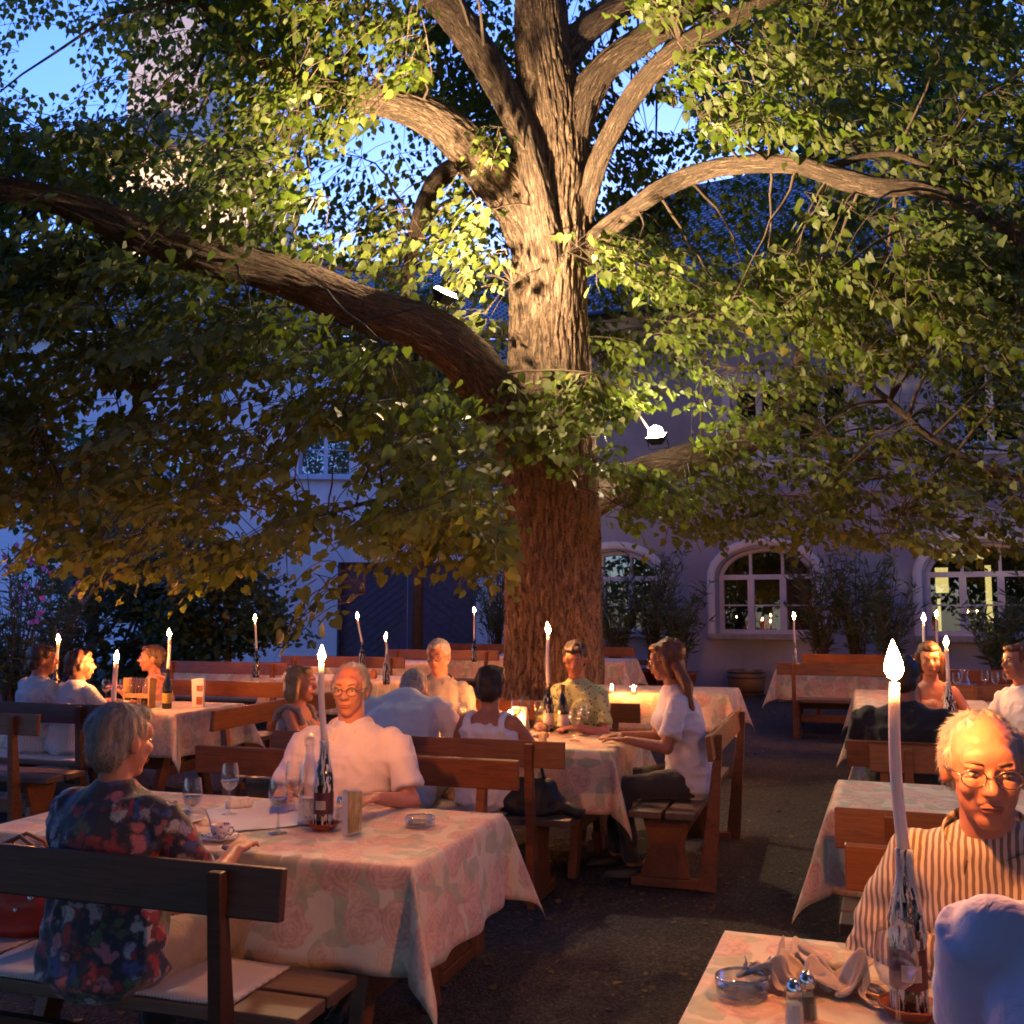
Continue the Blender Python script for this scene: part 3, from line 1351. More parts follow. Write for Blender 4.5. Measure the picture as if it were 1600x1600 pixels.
# T2: bottom corner table
A2 = R(-20)
c2f = flat(G(1133, 1455, TH))
e2x = Vector((math.cos(A2), math.sin(A2), 0))
e2y = Vector((-math.sin(A2), math.cos(A2), 0))
T2W = .92
c2 = c2f - e2y * T2W
table('trestle table with the crumpled napkin and salt shaker on it', c2, 1.8, T2W, A2, which='left', seed=2, drop=.34,
      cloth_label='rose patterned cloth under the crumpled napkin and round ashtray')
far_bench(c2, T2W, 'bench with the man in the striped shirt on it', A2, along=.28, which='left', off=.30)
# T3
A3 = R(-20)
c3 = flat(G(1297, 1266, TH))
table('bare cloth covered table behind the man in the striped shirt', c3, 1.8, .80, A3, which='left', seed=3, drop=.34,
      cloth_label='cloth with nothing standing on it, behind the man in the striped shirt')
near_bench(c3, 'bench standing back to back with the striped shirt man\'s bench', A3, along=.05, which='left', off=.38)
far_bench(c3, .80, 'empty bench between the bare table and the man in black', A3, along=.02, which='left', off=.30)
# T4: two tables end to end running away from the camera
c4 = flat(G(1345, 1163, TH))
A4 = SK + PI / 2
c4r = c4 + E1 * 1.05
table('table the man in black sits at, with the green carton', c4r, 2.0, 1.05, A4, which='left', seed=4,
      cloth_label='cloth under the green carton, hanging down beside the man in black')
ex4 = Vector((math.cos(A4), math.sin(A4), 0))
table('table standing end to end behind the one with the green carton', c4r + ex4 * 2.03, 2.0, 1.05, A4, which='left', seed=5,
      cloth_label='cloth on the table end to end behind the green carton')
# bench at the camera end of T4 for the man in black, and one along its far side
pk = flat(G(1358, 1163, BH))
bench('bench under the man in black, its back board towards the bare table', pk + E1 * BL / 2 + E2 * .27, SK + PI, False)
# T5: behind, with the glasses and carafe
c5 = flat(G(1495, 1084, TH))
table('table with the glass carafe and three wine glasses near the arched windows', c5, 1.8, .93, SK, which='left', seed=6,
      cloth_label='cloth under the glass carafe near the arched windows')
near_bench(c5, 'bench in front of the carafe table', SK, along=-.1, which='left')
far_bench(c5, .93, 'bench behind the carafe table', SK, along=-.1, which='left')
# T6: empty table by the windows
c6 = flat(G(1212, 1047, TH))
table('empty table standing nearest the middle arched window', c6, 1.9, .93, SK, which='left', seed=7,
      cloth_label='cloth on the empty table nearest the middle arched window')
near_bench(c6, 'bench with nobody on it in front of the table by the middle arched window', SK, along=.05, which='left')
far_bench(c6, .93, 'bench with its back to the middle arched window', SK, along=.25, which='left')
# T7: the middle table
c7 = flat(G(955, 1177, TH))
T7W = .93
table('crowded table in front of the tree trunk with two dark bottles', c7, 1.80, T7W, SK, seed=8,
      cloth_label='cloth under the two dark bottles in front of the trunk')
near_bench(c7, 'bench with the woman in the white tank top on it')
far_bench(c7, T7W, 'bench with the woman in the green blouse on it, backed by the trunk')
pa, pb = flat(G(1112, 1390)), flat(G(1152, 1313))
bench('bench at the table end under the long haired woman in the white shirt', (pa + pb) / 2 - E1 * .24, SK - PI / 2)
pa = flat(G(330, 1108, BH + .02))
bench('bench turned sideways with its pale lit back board beside the blonde child', pa + E2 * BL / 2 + E1 * .27, SK + PI / 2)
# T8: table right of the trunk
c8 = flat(G(1138, 1088, TH))
table('table with two tealights to the side of the trunk', c8, 1.7, .93, SK, seed=9, drop=.34, cloth_label='cloth under the two tealights beside the trunk')
# T9: left table
c9 = flat(G(275, 1118, TH))
table('table with the cruet rack and small menu stand', c9, 1.9, .93, SK, seed=10, drop=.33,
      cloth_label='cloth under the cruet rack and small menu stand')
near_bench(c9, 'long dark bench carrying the pair in pale blue shirts', dark=True, along=-.15, off=.36)
far_bench(c9, .93, 'bench behind the table with the cruet rack', along=.1)
# T10: bench end poking in from outside the picture
p10 = flat(G(60, 1118, BH))
bench('bench whose orange lit board ends beside the head of the woman in the floral blouse', p10 - E1 * BL / 2 + E2 * .27, SK + PI)
# far rows
cA = flat(G(455, 1048, TH))
table('far table with the leaning candle under the small tree', cA, 1.8, .93, SK, seed=11, cloth_label='cloth on the far table under the small tree')
near_bench(cA, 'bench in front of the far table under the small tree', along=.3)
c11 = flat(G(655, 1068, TH))
table('table with the little salt pot, behind the man in the grey shirt', c11, 1.8, .93, SK, seed=12,
      cloth_label='cloth under the little salt pot behind the man in the grey shirt')
cB = flat(G(640, 1040, TH)) + E2 * .1
table('far table in front of the dark gate with a bent candle', cB, 1.8, .93, SK, seed=13, cloth_label='cloth on the far table in front of the dark gate')
near_bench(cB, 'bench in front of the dark gate with the orange lit board', along=.15)
cC = flat(G(795, 1028, TH))
table('far table half behind the trunk with the bottle candle', cC, 1.8, .93, SK, seed=14, cloth_label='cloth on the far table half behind the trunk')
near_bench(cC, 'bench half hidden by the trunk on its gate side', along=.05)
far_bench(cC, .93, 'bench close behind the trunk, its board just showing', along=.2)
cD = flat(G(975, 1035, TH))
table('table peeping out behind the trunk beside the oleanders', cD, 1.4, .9, SK, seed=15, cloth_label='cloth peeping out behind the trunk beside the oleanders')
far_bench(cD, .9, 'bench whose board ends just past the trunk towards the oleanders', along=-.15, L=1.76)

# low stone ledge with barrel planters below the windows
mb = MB()
lp = orgR + dirR * (wins[1][0] - 4.5) + Vector((dirR.y, -dirR.x, 0)) * 1.5
lt = thing('low_bench_table', 'low dark plank table in front of the oleanders', 'table', (lp.x + 1.8, lp.y - 1.3, gz(15)), ANG_R)
MB().box((0, 0, .62), (2.6, .5, .06)).build('tabletop', M['bench_dark'], lt)
for s in (-1, 1):
    MB().box((s * 1.1, 0, .3), (.08, .42, .59)).build('leg', M['bench_dark'], lt)


def at_table(px, py, h=TH + .006):
    p = G(px, py, h)
    return p


# ------------------------------------------------------------------ tableware
def mb_glass(kind='wine', s=1.0):
    if kind == 'wine':
        prof = [(.0, .0), (.034, .001), (.035, .003), (.012, .006), (.0045, .014), (.0035, .06), (.004, .094), (.014, .101), (.028, .114), (.036, .134), (.037, .150), (.034, .175), (.029, .205)]
    elif kind == 'tumbler':
        prof = [(.0, .0), (.026, .001), (.030, .09)]
    return [(r * s, z * s) for r, z in prof]


def wine_glass(label, px, py, h=TH, wine=.5, s=1.0, group='stemmed glasses on the tables'):
    p = at_table(px, py, h + .004)
    t = thing('wine_glass', label, 'glass', p, 0, group)
    MB().lathe(mb_glass('wine', s), n=28, cap=False).build('bowl', M['glass'], t, smooth=True)
    if wine:
        z1 = .103 + .045 * wine * 1.2
        pr = [(.001, .1025), (.013, .1025), (.0265, .114), (.0345, .134)]
        pr = [q for q in pr if q[1] < z1] + [(.035 if z1 > .134 else .028 + (z1 - .114) * .35, z1), (.001, z1 + .0005)]
        MB().lathe([(r * s * .97, z * s) for r, z in pr], n=24).build('wine', M['wine'], t, smooth=False)
    return t


BOT = [(.0, .0), (.036, .0), (.0375, .006), (.0375, .14), (.036, .17), (.028, .215), (.018, .25), (.0145, .275), (.0140, .305), (.016, .306), (.016, .318), (.0135, .32)]


def bottle(label, p, m, s=1.0, lab=None, lab2=None, saucer=False, group='dark wine bottles'):
    t = thing('wine_bottle', label, 'bottle', p, random.uniform(-1, 1), group)
    MB().lathe([(r * s, z * s) for r, z in BOT], n=28).build('body', m, t, smooth=True)
    if lab is not None:
        l = MB().lathe([(.0379 * s, .045 * s), (.0379 * s, .125 * s)], n=28, cap=False).build('paper_label', lab, t, smooth=True)
        if lab2 is not None:
            vs = []
            for k in range(7):
                a = -PI / 2 - .15 - .55 + k * .18
                for z in (.062, .095):
                    vs.append((.0383 * s * math.cos(a), .0383 * s * math.sin(a), z * s))
            fs = [(2 * k, 2 * k + 2, 2 * k + 3, 2 * k + 1) for k in range(6)]
            MB().add(vs, fs).build('label_panel', lab2, l)
            t.rotation_euler = (0, 0, 0)
    if m is M['bottle_wax']:
        # wax that ran down the neck
        w = MB()
        rr = random.Random(len(label))
        for k in range(16):
            a = rr.uniform(0, 2 * PI)
            z0, z1 = .318, rr.uniform(.13, .27)
            pts = []
            for q in range(7):
                z = z0 + (z1 - z0) * q / 6
                r = np.interp(z, [0, .14, .17, .215, .25, .275, .305, .32], [.0375, .0375, .036, .028, .018, .0145, .0145, .016]) + .0008
                a2 = a + .12 * math.sin(q * 1.3 + k)
                pts.append((r * s * math.cos(a2), r * s * math.sin(a2), z * s))
            w.tube(pts, [.0022 * s] * 6 + [.0038 * s], n=6)
        w.build('wax_drips', M['candle'], t, smooth=True)
    return t


def candle(label, base, top, r=.0115, flame=1.0):
    """tapering candle from base to its flame (both world points)"""
    base, top = Vector(base), Vector(top)
    d = top - base
    L = d.length - .02
    t = thing('candle', label, 'candle', base, 0, 'lit white candles')
    q = d.normalized()
    pts = []
    side = Vector((q.y, -q.x, 0)) * 0 + Vector((random.uniform(-1, 1), random.uniform(-1, 1), 0)) * .009
    for i in range(9):
        f = i / 8
        pts.append(q * (L * f) + side * math.sin(f * PI))
    b = MB()
    b.tube(pts, [r * (1.0 + .12 * (1 - i / 8)) for i in range(8)] + [r * .86], n=16)
    b.build('wax', M['candle'], t, smooth=True)
    tp_ = q * L
    MB().tube([tp_ - q * .002, tp_ + q * .006, tp_ + q * .011 + Vector((.002, 0, 0))], .0012, n=5).build('wick', M['wick'], t)
    s = flame * random.uniform(1.1, 1.4)
    pr = [(.0012, -.002), (.0095, .004), (.0135, .013), (.0125, .024), (.008, .038), (.0035, .049), (.0004, .056)]
    fo = MB().lathe([(a * s, z * s) for a, z in pr], tp_ + Vector((0, 0, .007)), n=10, m=Matrix.Rotation(R(random.uniform(-9, 9)), 3, 'Y')).build('flame', M['flame'], t, smooth=True)
    return t


def bottle_candle(px, ybase, pxf, yf, h, label_b, label_c, m=None, lab=None, lab2=None, s=1.0, flame=1.0, dist=None, r=.0115):
    """bottle standing at px, ybase; its flame seen at pxf, yf"""
    if dist is None:
        b = G(px, ybase, h + .006)
    else:
        b = D(px, 1000, dist)
        b.z = h + gz(dist) + .006
    bottle(label_b, b, m or M['bottle_wax'], s, lab, lab2)
    top = D(pxf, yf, b.y)
    candle(label_c, b + Vector((0, 0, .312 * s)), top, r, flame)
    return b


# T1 bottle candle on its terracotta saucer
b = bottle_candle(505, 1289, 502, 1028, TH + .016, 'wax streaked bottle with a dark red label on the terracotta saucer', 'tall candle in the bottle before the man in the pink shirt', lab=M['label_red'], lab2=M['label_cream'], s=1.0)
sc_ = MB().lathe([(.0, .0), (.040, .0), (.058, .024), (.062, .024), (.060, .028), (.050, .016), (.036, .008), (0.0, .008)], n=32).build('saucer', M['terracotta'], smooth=True)
sc_.location = (b.x, b.y, TH + .006)
tag(sc_, 'terracotta saucer under the wax streaked bottle', 'saucer')
b2 = bottle_candle(1421, 1575, 1397, 1052, TH + .016, 'bottle thickly speckled with white wax beside the crumpled napkin', 'largest candle, leaning from the bottle beside the crumpled napkin', s=1.0, flame=1.35, lab=M['label_red'], lab2=M['label_cream'])
sc2 = sc_.copy()
COL.objects.link(sc2)
sc2.location = (b2.x, b2.y, TH + .006)
sc2['label'] = 'terracotta saucer under the wax speckled bottle and empty wine glass'
# T7
bottle_candle(857, 1143, 857, 986, TH, 'greenish bottle holding a candle in front of the trunk', 'candle in front of the trunk', m=M['bottle_wax_light'], lab=M['label_cream'])
bottle('unlit dark bottle with a cream label beside the greenish candle bottle', G(880, 1145, TH + .006), M['bottle_dark'], .98, M['label_cream'])
# T11
bottle_candle(604, 1085, 602, 996, TH, 'dark bottle holding a candle behind the bending white shirt', 'candle above the bending white shirt', dist=10.6)
# T9
bottle_candle(264, 1103, 265, 992, TH, 'black bottle with a yellowish label beside the cruet rack', 'candle beside the cruet rack, before the woman in pink', m=M['bottle_dark'], lab=simple('yellow_label', (.5, .38, .08)), dist=8.35)
bC = D(180, 1000, 8.0)
bC.z = TH + gz(8.0) + .006
candle('thick low standing candle between the blue shirts and the cruet rack', bC, D(182, 1030, 8.0), .018, 1.25)
bottle_candle(90, 1103, 92, 1000, TH, 'bottle holding a candle, hidden behind the pair in pale blue', 'candle between the heads of the pair in pale blue', m=M['bottle_wax_light'], dist=8.6)
# far ones
bottle_candle(401, 1048, 398, 967, TH, 'bottle with a pale neck foil under the small tree', 'candle leaning slightly under the small tree', m=M['bottle_wax_light'], dist=11.5)
bottle_candle(566, 1040, 558, 964, TH, 'bottle with a pale neck foil in front of the dark gate', 'bent candle in front of the dark gate', m=M['bottle_wax_light'], dist=13.0)
bottle_candle(741, 1022, 741, 955, TH, 'bottle on the far table just beside the trunk', 'candle between the gate and the trunk', m=M['bottle_wax_light'], dist=14.2)
bottle_candle(1242, 1046, 1241, 964, TH, 'bottle on the empty table by the middle arched window', 'candle in front of the middle arched window', m=M['bottle_wax_light'], dist=12.9)
bottle_candle(1446, 1060, 1443, 968, TH, 'bottle holding a candle beyond the facing woman\'s head', 'candle just above the facing woman, slightly lower of two together', m=M['bottle_wax_light'], dist=9.4)
bottle_candle(1465, 1050, 1463, 961, TH, 'bottle standing against the lit arched window', 'candle seen against the lit arched window', m=M['bottle_wax_light'], dist=12.2)
bottle_candle(1479, 1115, 1478, 1006, TH, 'speckled bottle beside the green carton', 'candle above the green carton', dist=7.1)

# glasses
for k, (lab, px, py, wn) in enumerate((
        ('wine glass half full beside the oil jar and floral blouse', 299, 1303, .6),
        ('wine glass half full beside the rolled napkin', 358, 1273, .7),
        ('wine glass standing on the white paper before the carafe', 434, 1302, .45),
        ('wine glass partly behind the tall water carafe', 459, 1268, .5))):
    wine_glass(lab, px, py, TH, wn)
wine_glass('large empty wine glass overlapping the wax speckled bottle', 1405, 1640, TH, 0, 1.12)
rr = random.Random(3)
spots7 = [(690, 1140, 'glass nearest the bending white shirt'), (708, 1132, 'glass between the bending white shirt and the man in grey'), (722, 1143, 'glass beside the tank top shoulder'), (735, 1133, 'glass before the grey shirt pocket'),
          (820, 1137, 'glass just beside the white menu card'), (842, 1140, 'glass between menu card and candle bottle'), (902, 1142, 'glass before the green blouse'), (913, 1150, 'glass nearest the folded arms'), (898, 1158, 'wine glass alone near the middle table corner'), (806, 1143, 'glass beside the tank top strap')]
for px, py, lab in spots7:
    wine_glass(lab, px, py, TH, rr.choice([0, .4, .7]), rr.uniform(.92, 1.05))
for px, py, lab in ((165, 1100, 'glass beside the thick low candle'), (192, 1100, 'glass before the cruet rack'), (1540, 1082, 'first of three glasses beside the carafe'),
                    (1556, 1085, 'middle of three glasses beside the carafe'), (1573, 1079, 'third of three glasses, close to the white shoulder'), (1495, 1086, 'glass before the glass carafe'),
                    (1457, 1122, 'glass beside the green carton')):
    wine_glass(lab, px, py, TH, .4)

# water carafe with swing top
p = at_table(482, 1286)
t = thing('glass_carafe', 'clear swing top water bottle, half full, beside the waxed bottle', 'bottle', p)
MB().lathe([(.0, .0), (.039, .0), (.041, .006), (.041, .15), (.037, .19), (.022, .245), (.015, .275), (.0145, .31), (.017, .315), (.017, .325)], n=30, cap=False).build('body', M['glass'], t, smooth=True)
MB().lathe([(.0, .004), (.037, .004), (.0385, .010), (.0385, .10), (.0, .1005)], n=28).build('water', m_thin_glass('water', (.86, .88, .88), .6, 0), t, smooth=False)
m = MB()
m.lathe([(.0, .322), (.013, .322), (.014, .332), (.009, .343), (0, .345)], n=14)
m.tube([(.019, 0, .295), (.021, 0, .335), (0, 0, .352), (-.021, 0, .335), (-.019, 0, .295)], .0015, n=5)
m.tube([(.018 * math.cos(a), .018 * math.sin(a), .296) for a in np.linspace(0, 2 * PI, 13)], .0015, n=5)
m.build('swing_stopper', M['ceramic'], t, smooth=True)

# white paper overlay, napkins
m = MB()
pts = [G(318, 1273, TH + .007), G(470, 1252, TH + .007), G(560, 1262, TH + .007), G(332, 1305, TH + .007)]
pts = [G(*q, TH + .0052) for q in ((322, 1266), (455, 1243), (565, 1281), (336, 1303))]
n = 14
vs, uv = [], []
for j in range(n + 1):
    for i in range(n + 1):
        a = pts[0].lerp(pts[1], i / n)
        b_ = pts[3].lerp(pts[2], i / n)
        q = a.lerp(b_, j / n)
        vs.append((q.x, q.y, q.z + .002 + .003 * abs(noise.noise((q.x * 8, q.y * 8, 0)))))
fs = [(j * (n + 1) + i, j * (n + 1) + i + 1, (j + 1) * (n + 1) + i + 1, (j + 1) * (n + 1) + i) for j in range(n) for i in range(n)]
o = MB().add(vs, fs).build('paper_placemat', M['paper'], smooth=True)
tag(o, 'white paper sheet lying under the wine glass and water carafe', 'placemat')


def crumple(name, label, c, sx, sy, h, seed, m, n=72, k=3.5, rz=0.):
    """linen napkin dropped in overhanging folds"""
    vs, uv = [], []
    for j in range(n + 1):
        for i in range(n + 1):
            u, v = i / n, j / n * 2 - 1
            w1 = noise.noise((u * 2.2 + seed, v * 1.1, 1))
            w2 = noise.noise((u * 1.4, v * 1.6 + seed, 5))
            ph = 2 * PI * k * u + 2.6 * w1 + v * .9
            edge = min(1, u * 5, (1 - u) * 5) * min(1, (1 - abs(v)) * 3.5) ** .6
            amp = (.55 + .9 * abs(w2) + .35 * noise.noise((u * 5, seed, v * 1.5)))
            bell = .45 + .55 * math.exp(-((u - .42) / .28) ** 2) * (1 - .35 * v * v)
            z = h * bell * amp * (.12 + .88 * (.5 - .5 * math.cos(ph)) ** .8) * max(edge, .0)
            z += .006 * noise.noise((u * 14, v * 5, seed)) * edge
            x = sx * (u * 2 - 1 + .50 / k * math.sin(ph + .7) * edge + .22 * w2)
            y = sy * (v * (1 + .3 * w1) + .22 * math.sin(u * 6 + seed) + .16 * noise.noise((u * 3, seed, 2)))
            vs.append((x, y, max(.001, z)))
            uv.append((u, v))
    fs = [(j * (n + 1) + i, j * (n + 1) + i + 1, (j + 1) * (n + 1) + i + 1, (j + 1) * (n + 1) + i) for j in range(n) for i in range(n)]
    o = MB().add(vs, fs, uv).build(name, m, smooth=True)
    o.location = c
    o.rotation_euler = (0, 0, rz)
    s_ = o.modifiers.new('s', 'SOLIDIFY')
    s_.thickness = .003
    s_.offset = 1
    tag(o, label, 'napkin', 'linen napkins')
    return o


o = bpy.data.objects.new('napkin', nap_mesh)
COL.objects.link(o)
nap_mesh.materials.append(M['napkin'])
o.location = at_table(1272, 1540)
o.rotation_euler = (0, 0, -.25)
s_ = o.modifiers.new('s', 'SOLIDIFY')
s_.thickness = .002
ss = o.modifiers.new('ss', 'SUBSURF')
ss.levels = ss.render_levels = 1
tag(o, 'large crumpled beige linen napkin beside the waxed bottle', 'napkin', 'linen napkins')
m = MB()
p = at_table(388, 1262)
for k, (dx, w, rr_) in enumerate(((0, .10, .018), (.012, .085, .014))):
    pts = [Vector((math.cos(q * .25) * (q - 4) * w / 4 * .9, dx + .004 * math.sin(q * 2), .016 + k * .012 + .003 * math.sin(q * 3 + k))) for q in range(9)]
    m.tube(pts, [rr_ * (1 + .18 * math.sin(q * 1.7 + k * 2)) for q in range(9)], n=10, flat=.8)
o = m.build('rolled_napkin', M['napkin_white'], smooth=True)
o.location = p
o.rotation_euler = (0, 0, .35)
tag(o, 'white napkin rolled up behind the wine glasses', 'napkin', 'linen napkins')
crumple('napkin', 'white folded napkin beside the black bottle with yellowish label', at_table(243, 1104), .11, .08, .07, 5.1, M['napkin_white'], n=24)
crumple('napkin', 'small white napkin at the foot of the menu card on the middle table', at_table(835, 1150), .09, .05, .03, 6.1, M['napkin_white'], n=20)

# coffee cup on saucer
p = at_table(344, 1312)
t = thing('coffee_cup', 'small patterned coffee cup on its saucer at the table edge', 'cup', p, -.3)
cupm = NT('patterned_china')
o_ = cupm.coord('Object')
v_ = cupm.n('ShaderNodeTexVoronoi', i_Scale=80.0)
cupm.l(o_, v_.inputs['Vector'])
cupm.color(cupm.ramp(v_.outputs['Distance'], [(.28, (.16, .12, .28)), (.4, (.72, .68, .68))]))
cupm.rough(.15)
MB().lathe([(0, .008), (.020, .008), (.022, .012), (.033, .03), (.036, .055), (.034, .055), (.030, .03), (.018, .014), (0, .014)], n=28).build('cup', cupm.m, t, smooth=True)
MB().tube([(.034, 0, .045), (.052, 0, .048), (.056, 0, .034), (.045, 0, .022), (.030, 0, .022)], .0035, n=8).build('handle', cupm.m, t, smooth=True)
MB().lathe([(0, 0), (.035, 0), (.068, .012), (.070, .014), (.040, .006), (0, .005)], n=36).build('saucer', cupm.m, t, smooth=True)
m = MB()
m.tube([(-.055, -.03, .017), (-.02, -.046, .015), (.02, -.05, .016)], .0022, n=6)
m.ball((-.062, -.026, .017), (.011, .007, .003))
m.build('teaspoon', M['metal'], t, smooth=True)


def ashtray(label, p, s=1.0, notch=True):
    t = thing('ashtray', label, 'ashtray', p, .3, 'round glass ashtrays')
    MB().lathe([(0, .0), (.050 * s, 0), (.056 * s, .004), (.058 * s, .034), (.051 * s, .036), (.047 * s, .010), (0, .008)], n=36).build('bowl', M['glass'], t, smooth=True)
    m = MB()
    m.tube([(.0545 * s * math.cos(a), .0545 * s * math.sin(a), .036) for a in np.linspace(0, 2 * PI, 37)], .0032, n=6, cap=False)
    m.tube([(.052 * s * math.cos(a), .052 * s * math.sin(a), .005) for a in np.linspace(0, 2 * PI, 37)], .004, n=6, cap=False)
    m.build('rim', m_thin_glass('thick_glass', (.8, .82, .8), .9, .05), t, smooth=True)
    return t


ashtray('round glass ashtray alone near the table corner', at_table(656, 1291), 1.0)
ashtray('round glass ashtray beside the crumpled napkin', at_table(1160, 1553), 1.0)


def shaker(label, p, fill):
    t = thing('shaker', label, 'shaker', p, 0, 'glass salt and pepper shakers')
    MB().lathe([(0, 0), (.019, 0), (.020, .003), (.016, .06), (.0155, .066)], n=12, cap=False).build('jar', M['glass'], t)
    MB().lathe([(0, .002), (.017, .002), (.015, .045), (0, .046)], n=12).build('contents', fill, t)
    MB().lathe([(.0165, .060), (.0165, .072), (.014, .084), (.008, .091), (0, .093)], n=20).build('lid', M['metal'], t, smooth=True)
    return t


salt = simple('salt', (.7, .7, .7))
pepper = simple('pepper', (.10, .07, .05), nscale=300)
shaker('glass shaker with chrome lid in front of the crumpled napkin', at_table(1242, 1604), salt)
shaker('second glass shaker just behind the chrome lidded one', at_table(1262, 1590), pepper)
shaker('small shaker between the waxed bottle and the menu card', at_table(531, 1281), salt)
shaker('small shaker of pepper behind the photo menu card', at_table(541, 1275), pepper)

# oil jar with tealight on a plate
p = at_table(286, 1284)
t = thing('oil_jar', 'small glass jar of green oil on a white plate', 'jar', p)
MB().lathe([(0, .012), (.026, .012), (.028, .016), (.028, .062), (.026, .064)], n=20, cap=False).build('jar', M['glass'], t, smooth=True)
MB().lathe([(0, .014), (.0265, .014), (.0265, .040), (0, .040)], n=20).build('oil', m_thin_glass('oil', (.45, .48, .05), .6, 0), t)
MB().lathe([(0, 0), (.05, 0), (.078, .010), (.080, .013), (.052, .007), (0, .006)], n=32).build('plate', M['ceramic'], t, smooth=True)


# menu cards
def photo_mat(name, seed, c1, c2, c3):
    t = NT(name)
    o = t.coord('Object', (14, 14, 5))
    n = t.noise(o, 1.3 + seed * .1, 4, .6)
    t.color(t.ramp(n, [(.3, c1), (.5, c2), (.68, c3)]))
    t.rough(.3)
    return t.m


t = thing('menu_card', 'standing menu card with a photo front beside the waxed bottle', 'menu', at_table(551, 1303), R(62))
m = MB()
m.slab([(-.035, 0, 0), (.055, 0, 0), (.055, 0, .150), (-.035, 0, .165)], (0, .022, 0))
m.build('card', M['paper'], t)
MB().slab([(-.033, -.001, .004), (.053, -.001, .004), (.053, -.001, .146), (-.033, -.001, .160)], (0, -.0015, 0)).build('photo', photo_mat('menu_photo', 1, (.10, .05, .02), (.42, .30, .10), (.70, .62, .48)), t)
t = thing('menu_card', 'narrow white menu stand with two small pictures beyond the sideways bench', 'menu', at_table(309, 1105), R(-10))
MB().slab([(-.05, 0, 0), (.045, 0, 0), (.045, 0, .235), (-.06, 0, .225)], (0, .03, 0)).build('card', M['paper'], t)
pm = photo_mat('small_picture', 2, (.05, .02, .01), (.35, .12, .05), (.5, .3, .15))
for z0_, z1_ in ((.02, .085), (.13, .175)):
    MB().box((.012, -.002, (z0_ + z1_) / 2), (.05, .003, z1_ - z0_)).build('picture', pm, t)
t = thing('menu_card', 'folded white card standing beside the middle table glasses', 'menu', at_table(808, 1140), R(-30))
MB().slab([(-.06, 0, 0), (.06, 0, 0), (.055, .03, .15), (-.055, .03, .15)], (0, .004, 0)).slab([(-.06, .07, 0), (.06, .07, 0), (.055, .038, .15), (-.055, .038, .15)], (0, .004, 0)).build('card', M['paper'], t)

# cruet rack
p = at_table(217, 1106)
t = thing('cruet_rack', 'pale wooden rack holding little glass tubes', 'rack', p, R(-15))
lw = simple('pale_wood', (.42, .26, .12), .5, nscale=20)
m = MB()
for s_ in (-1, 1):
    m.box((s_ * .115, 0, .12), (.012, .09, .24))
m.box((0, 0, .006), (.22, .09, .012))
m.box((0, -.035, .10), (.22, .008, .035))
m.build('frame', lw, t)
for k in range(6):
    MB().lathe([(.0, .0), (.012, .0), (.013, .16)], (-.082 + k * .033, 0, .085), n=12, cap=False).build('glass_tube', M['glass'], t, smooth=True)
for x in (-.055, .055):
    MB().lathe([(0, 0), (.03, 0), (.03, .08), (.015, .10)], (x, 0, .014), n=14).build('bottle', M['bottle_dark'], t, smooth=True)

# green carton, carafe on the glasses table
p = at_table(1468, 1108)
t = thing('green_carton', 'green drinks carton between the facing woman and the speckled bottle', 'carton', (p.x, p.y, p.z), R(-12))
m = MB()
m.box((0, 0, .095), (.075, .075, .19))
m.slab([(-.0375, -.0375, .19), (.0375, -.0375, .19), (.0375, 0, .225), (-.0375, 0, .225)], (0, .005, 0))
m.slab([(-.0375, .0375, .19), (.0375, .0375, .19), (.0375, .004, .225), (-.0375, .004, .225)], (0, -.003, 0))
m.build('carton', simple('green_print', (.04, .32, .03), .4, var=.3, nscale=25), t, bevel=.003)
p = at_table(1508, 1082)
t = thing('glass_carafe', 'wide mouthed glass carafe beside the three glasses', 'carafe', p)
MB().lathe([(.0, 0), (.055, 0), (.062, .01), (.062, .05), (.045, .11), (.032, .15), (.036, .19), (.052, .22)], n=24, cap=False).build('body', M['glass'], t, smooth=True)
MB().lathe([(.0, .004), (.055, .004), (.058, .05), (.0, .051)], n=20).build('water', M['wine'], t)

# tealights beside the trunk and on the middle table
for px, py, h, lab in ((956, 1084, TH, 'tealight glass on the table beside the trunk, one next to the green blouse'), (990, 1086, TH, 'tealight glass before the long haired woman\'s face'), (749, 1150, TH, 'tealight holder between the tank top and the grey shirt'), (796, 1143, TH, 'tealight in a tall glass beside the dark haired head')):
    p = G(px, py, h + .006)
    t = thing('tealight', lab, 'candle holder', p, 0, 'tealights in glass cups')
    hh = .09 if py > 1100 else .04
    MB().lathe([(0, 0), (.028, 0), (.033, .002), (.036, .07 + hh * .3)], n=20, cap=False).build('glass_cup', M['glass'], t, smooth=True)
    MB().lathe([(0, .003), (.02, .003), (.02, hh), (0, hh)], n=16).build('wax', M['candle'], t)
    MB().lathe([(.001, 0), (.010, .008), (.011, .018), (.006, .036), (.0005, .05)], (0, 0, hh + .002), n=10).build('flame', M['flame'], t, smooth=True)
p = G(583, 1060, TH + .006)
t = thing('salt_pot', 'small brown pot on the table behind the bending white shirt', 'pot', p)
MB().lathe([(0, 0), (.04, 0), (.045, .05), (.035, .07), (.038, .085), (.02, .09), (0, .09)], n=18).build('pot', M['terracotta'], t, smooth=True)
MB().lathe([(0.02, .09), (.01, .105), (0, .108)], n=12).build('lid', M['terracotta'], t, smooth=True)

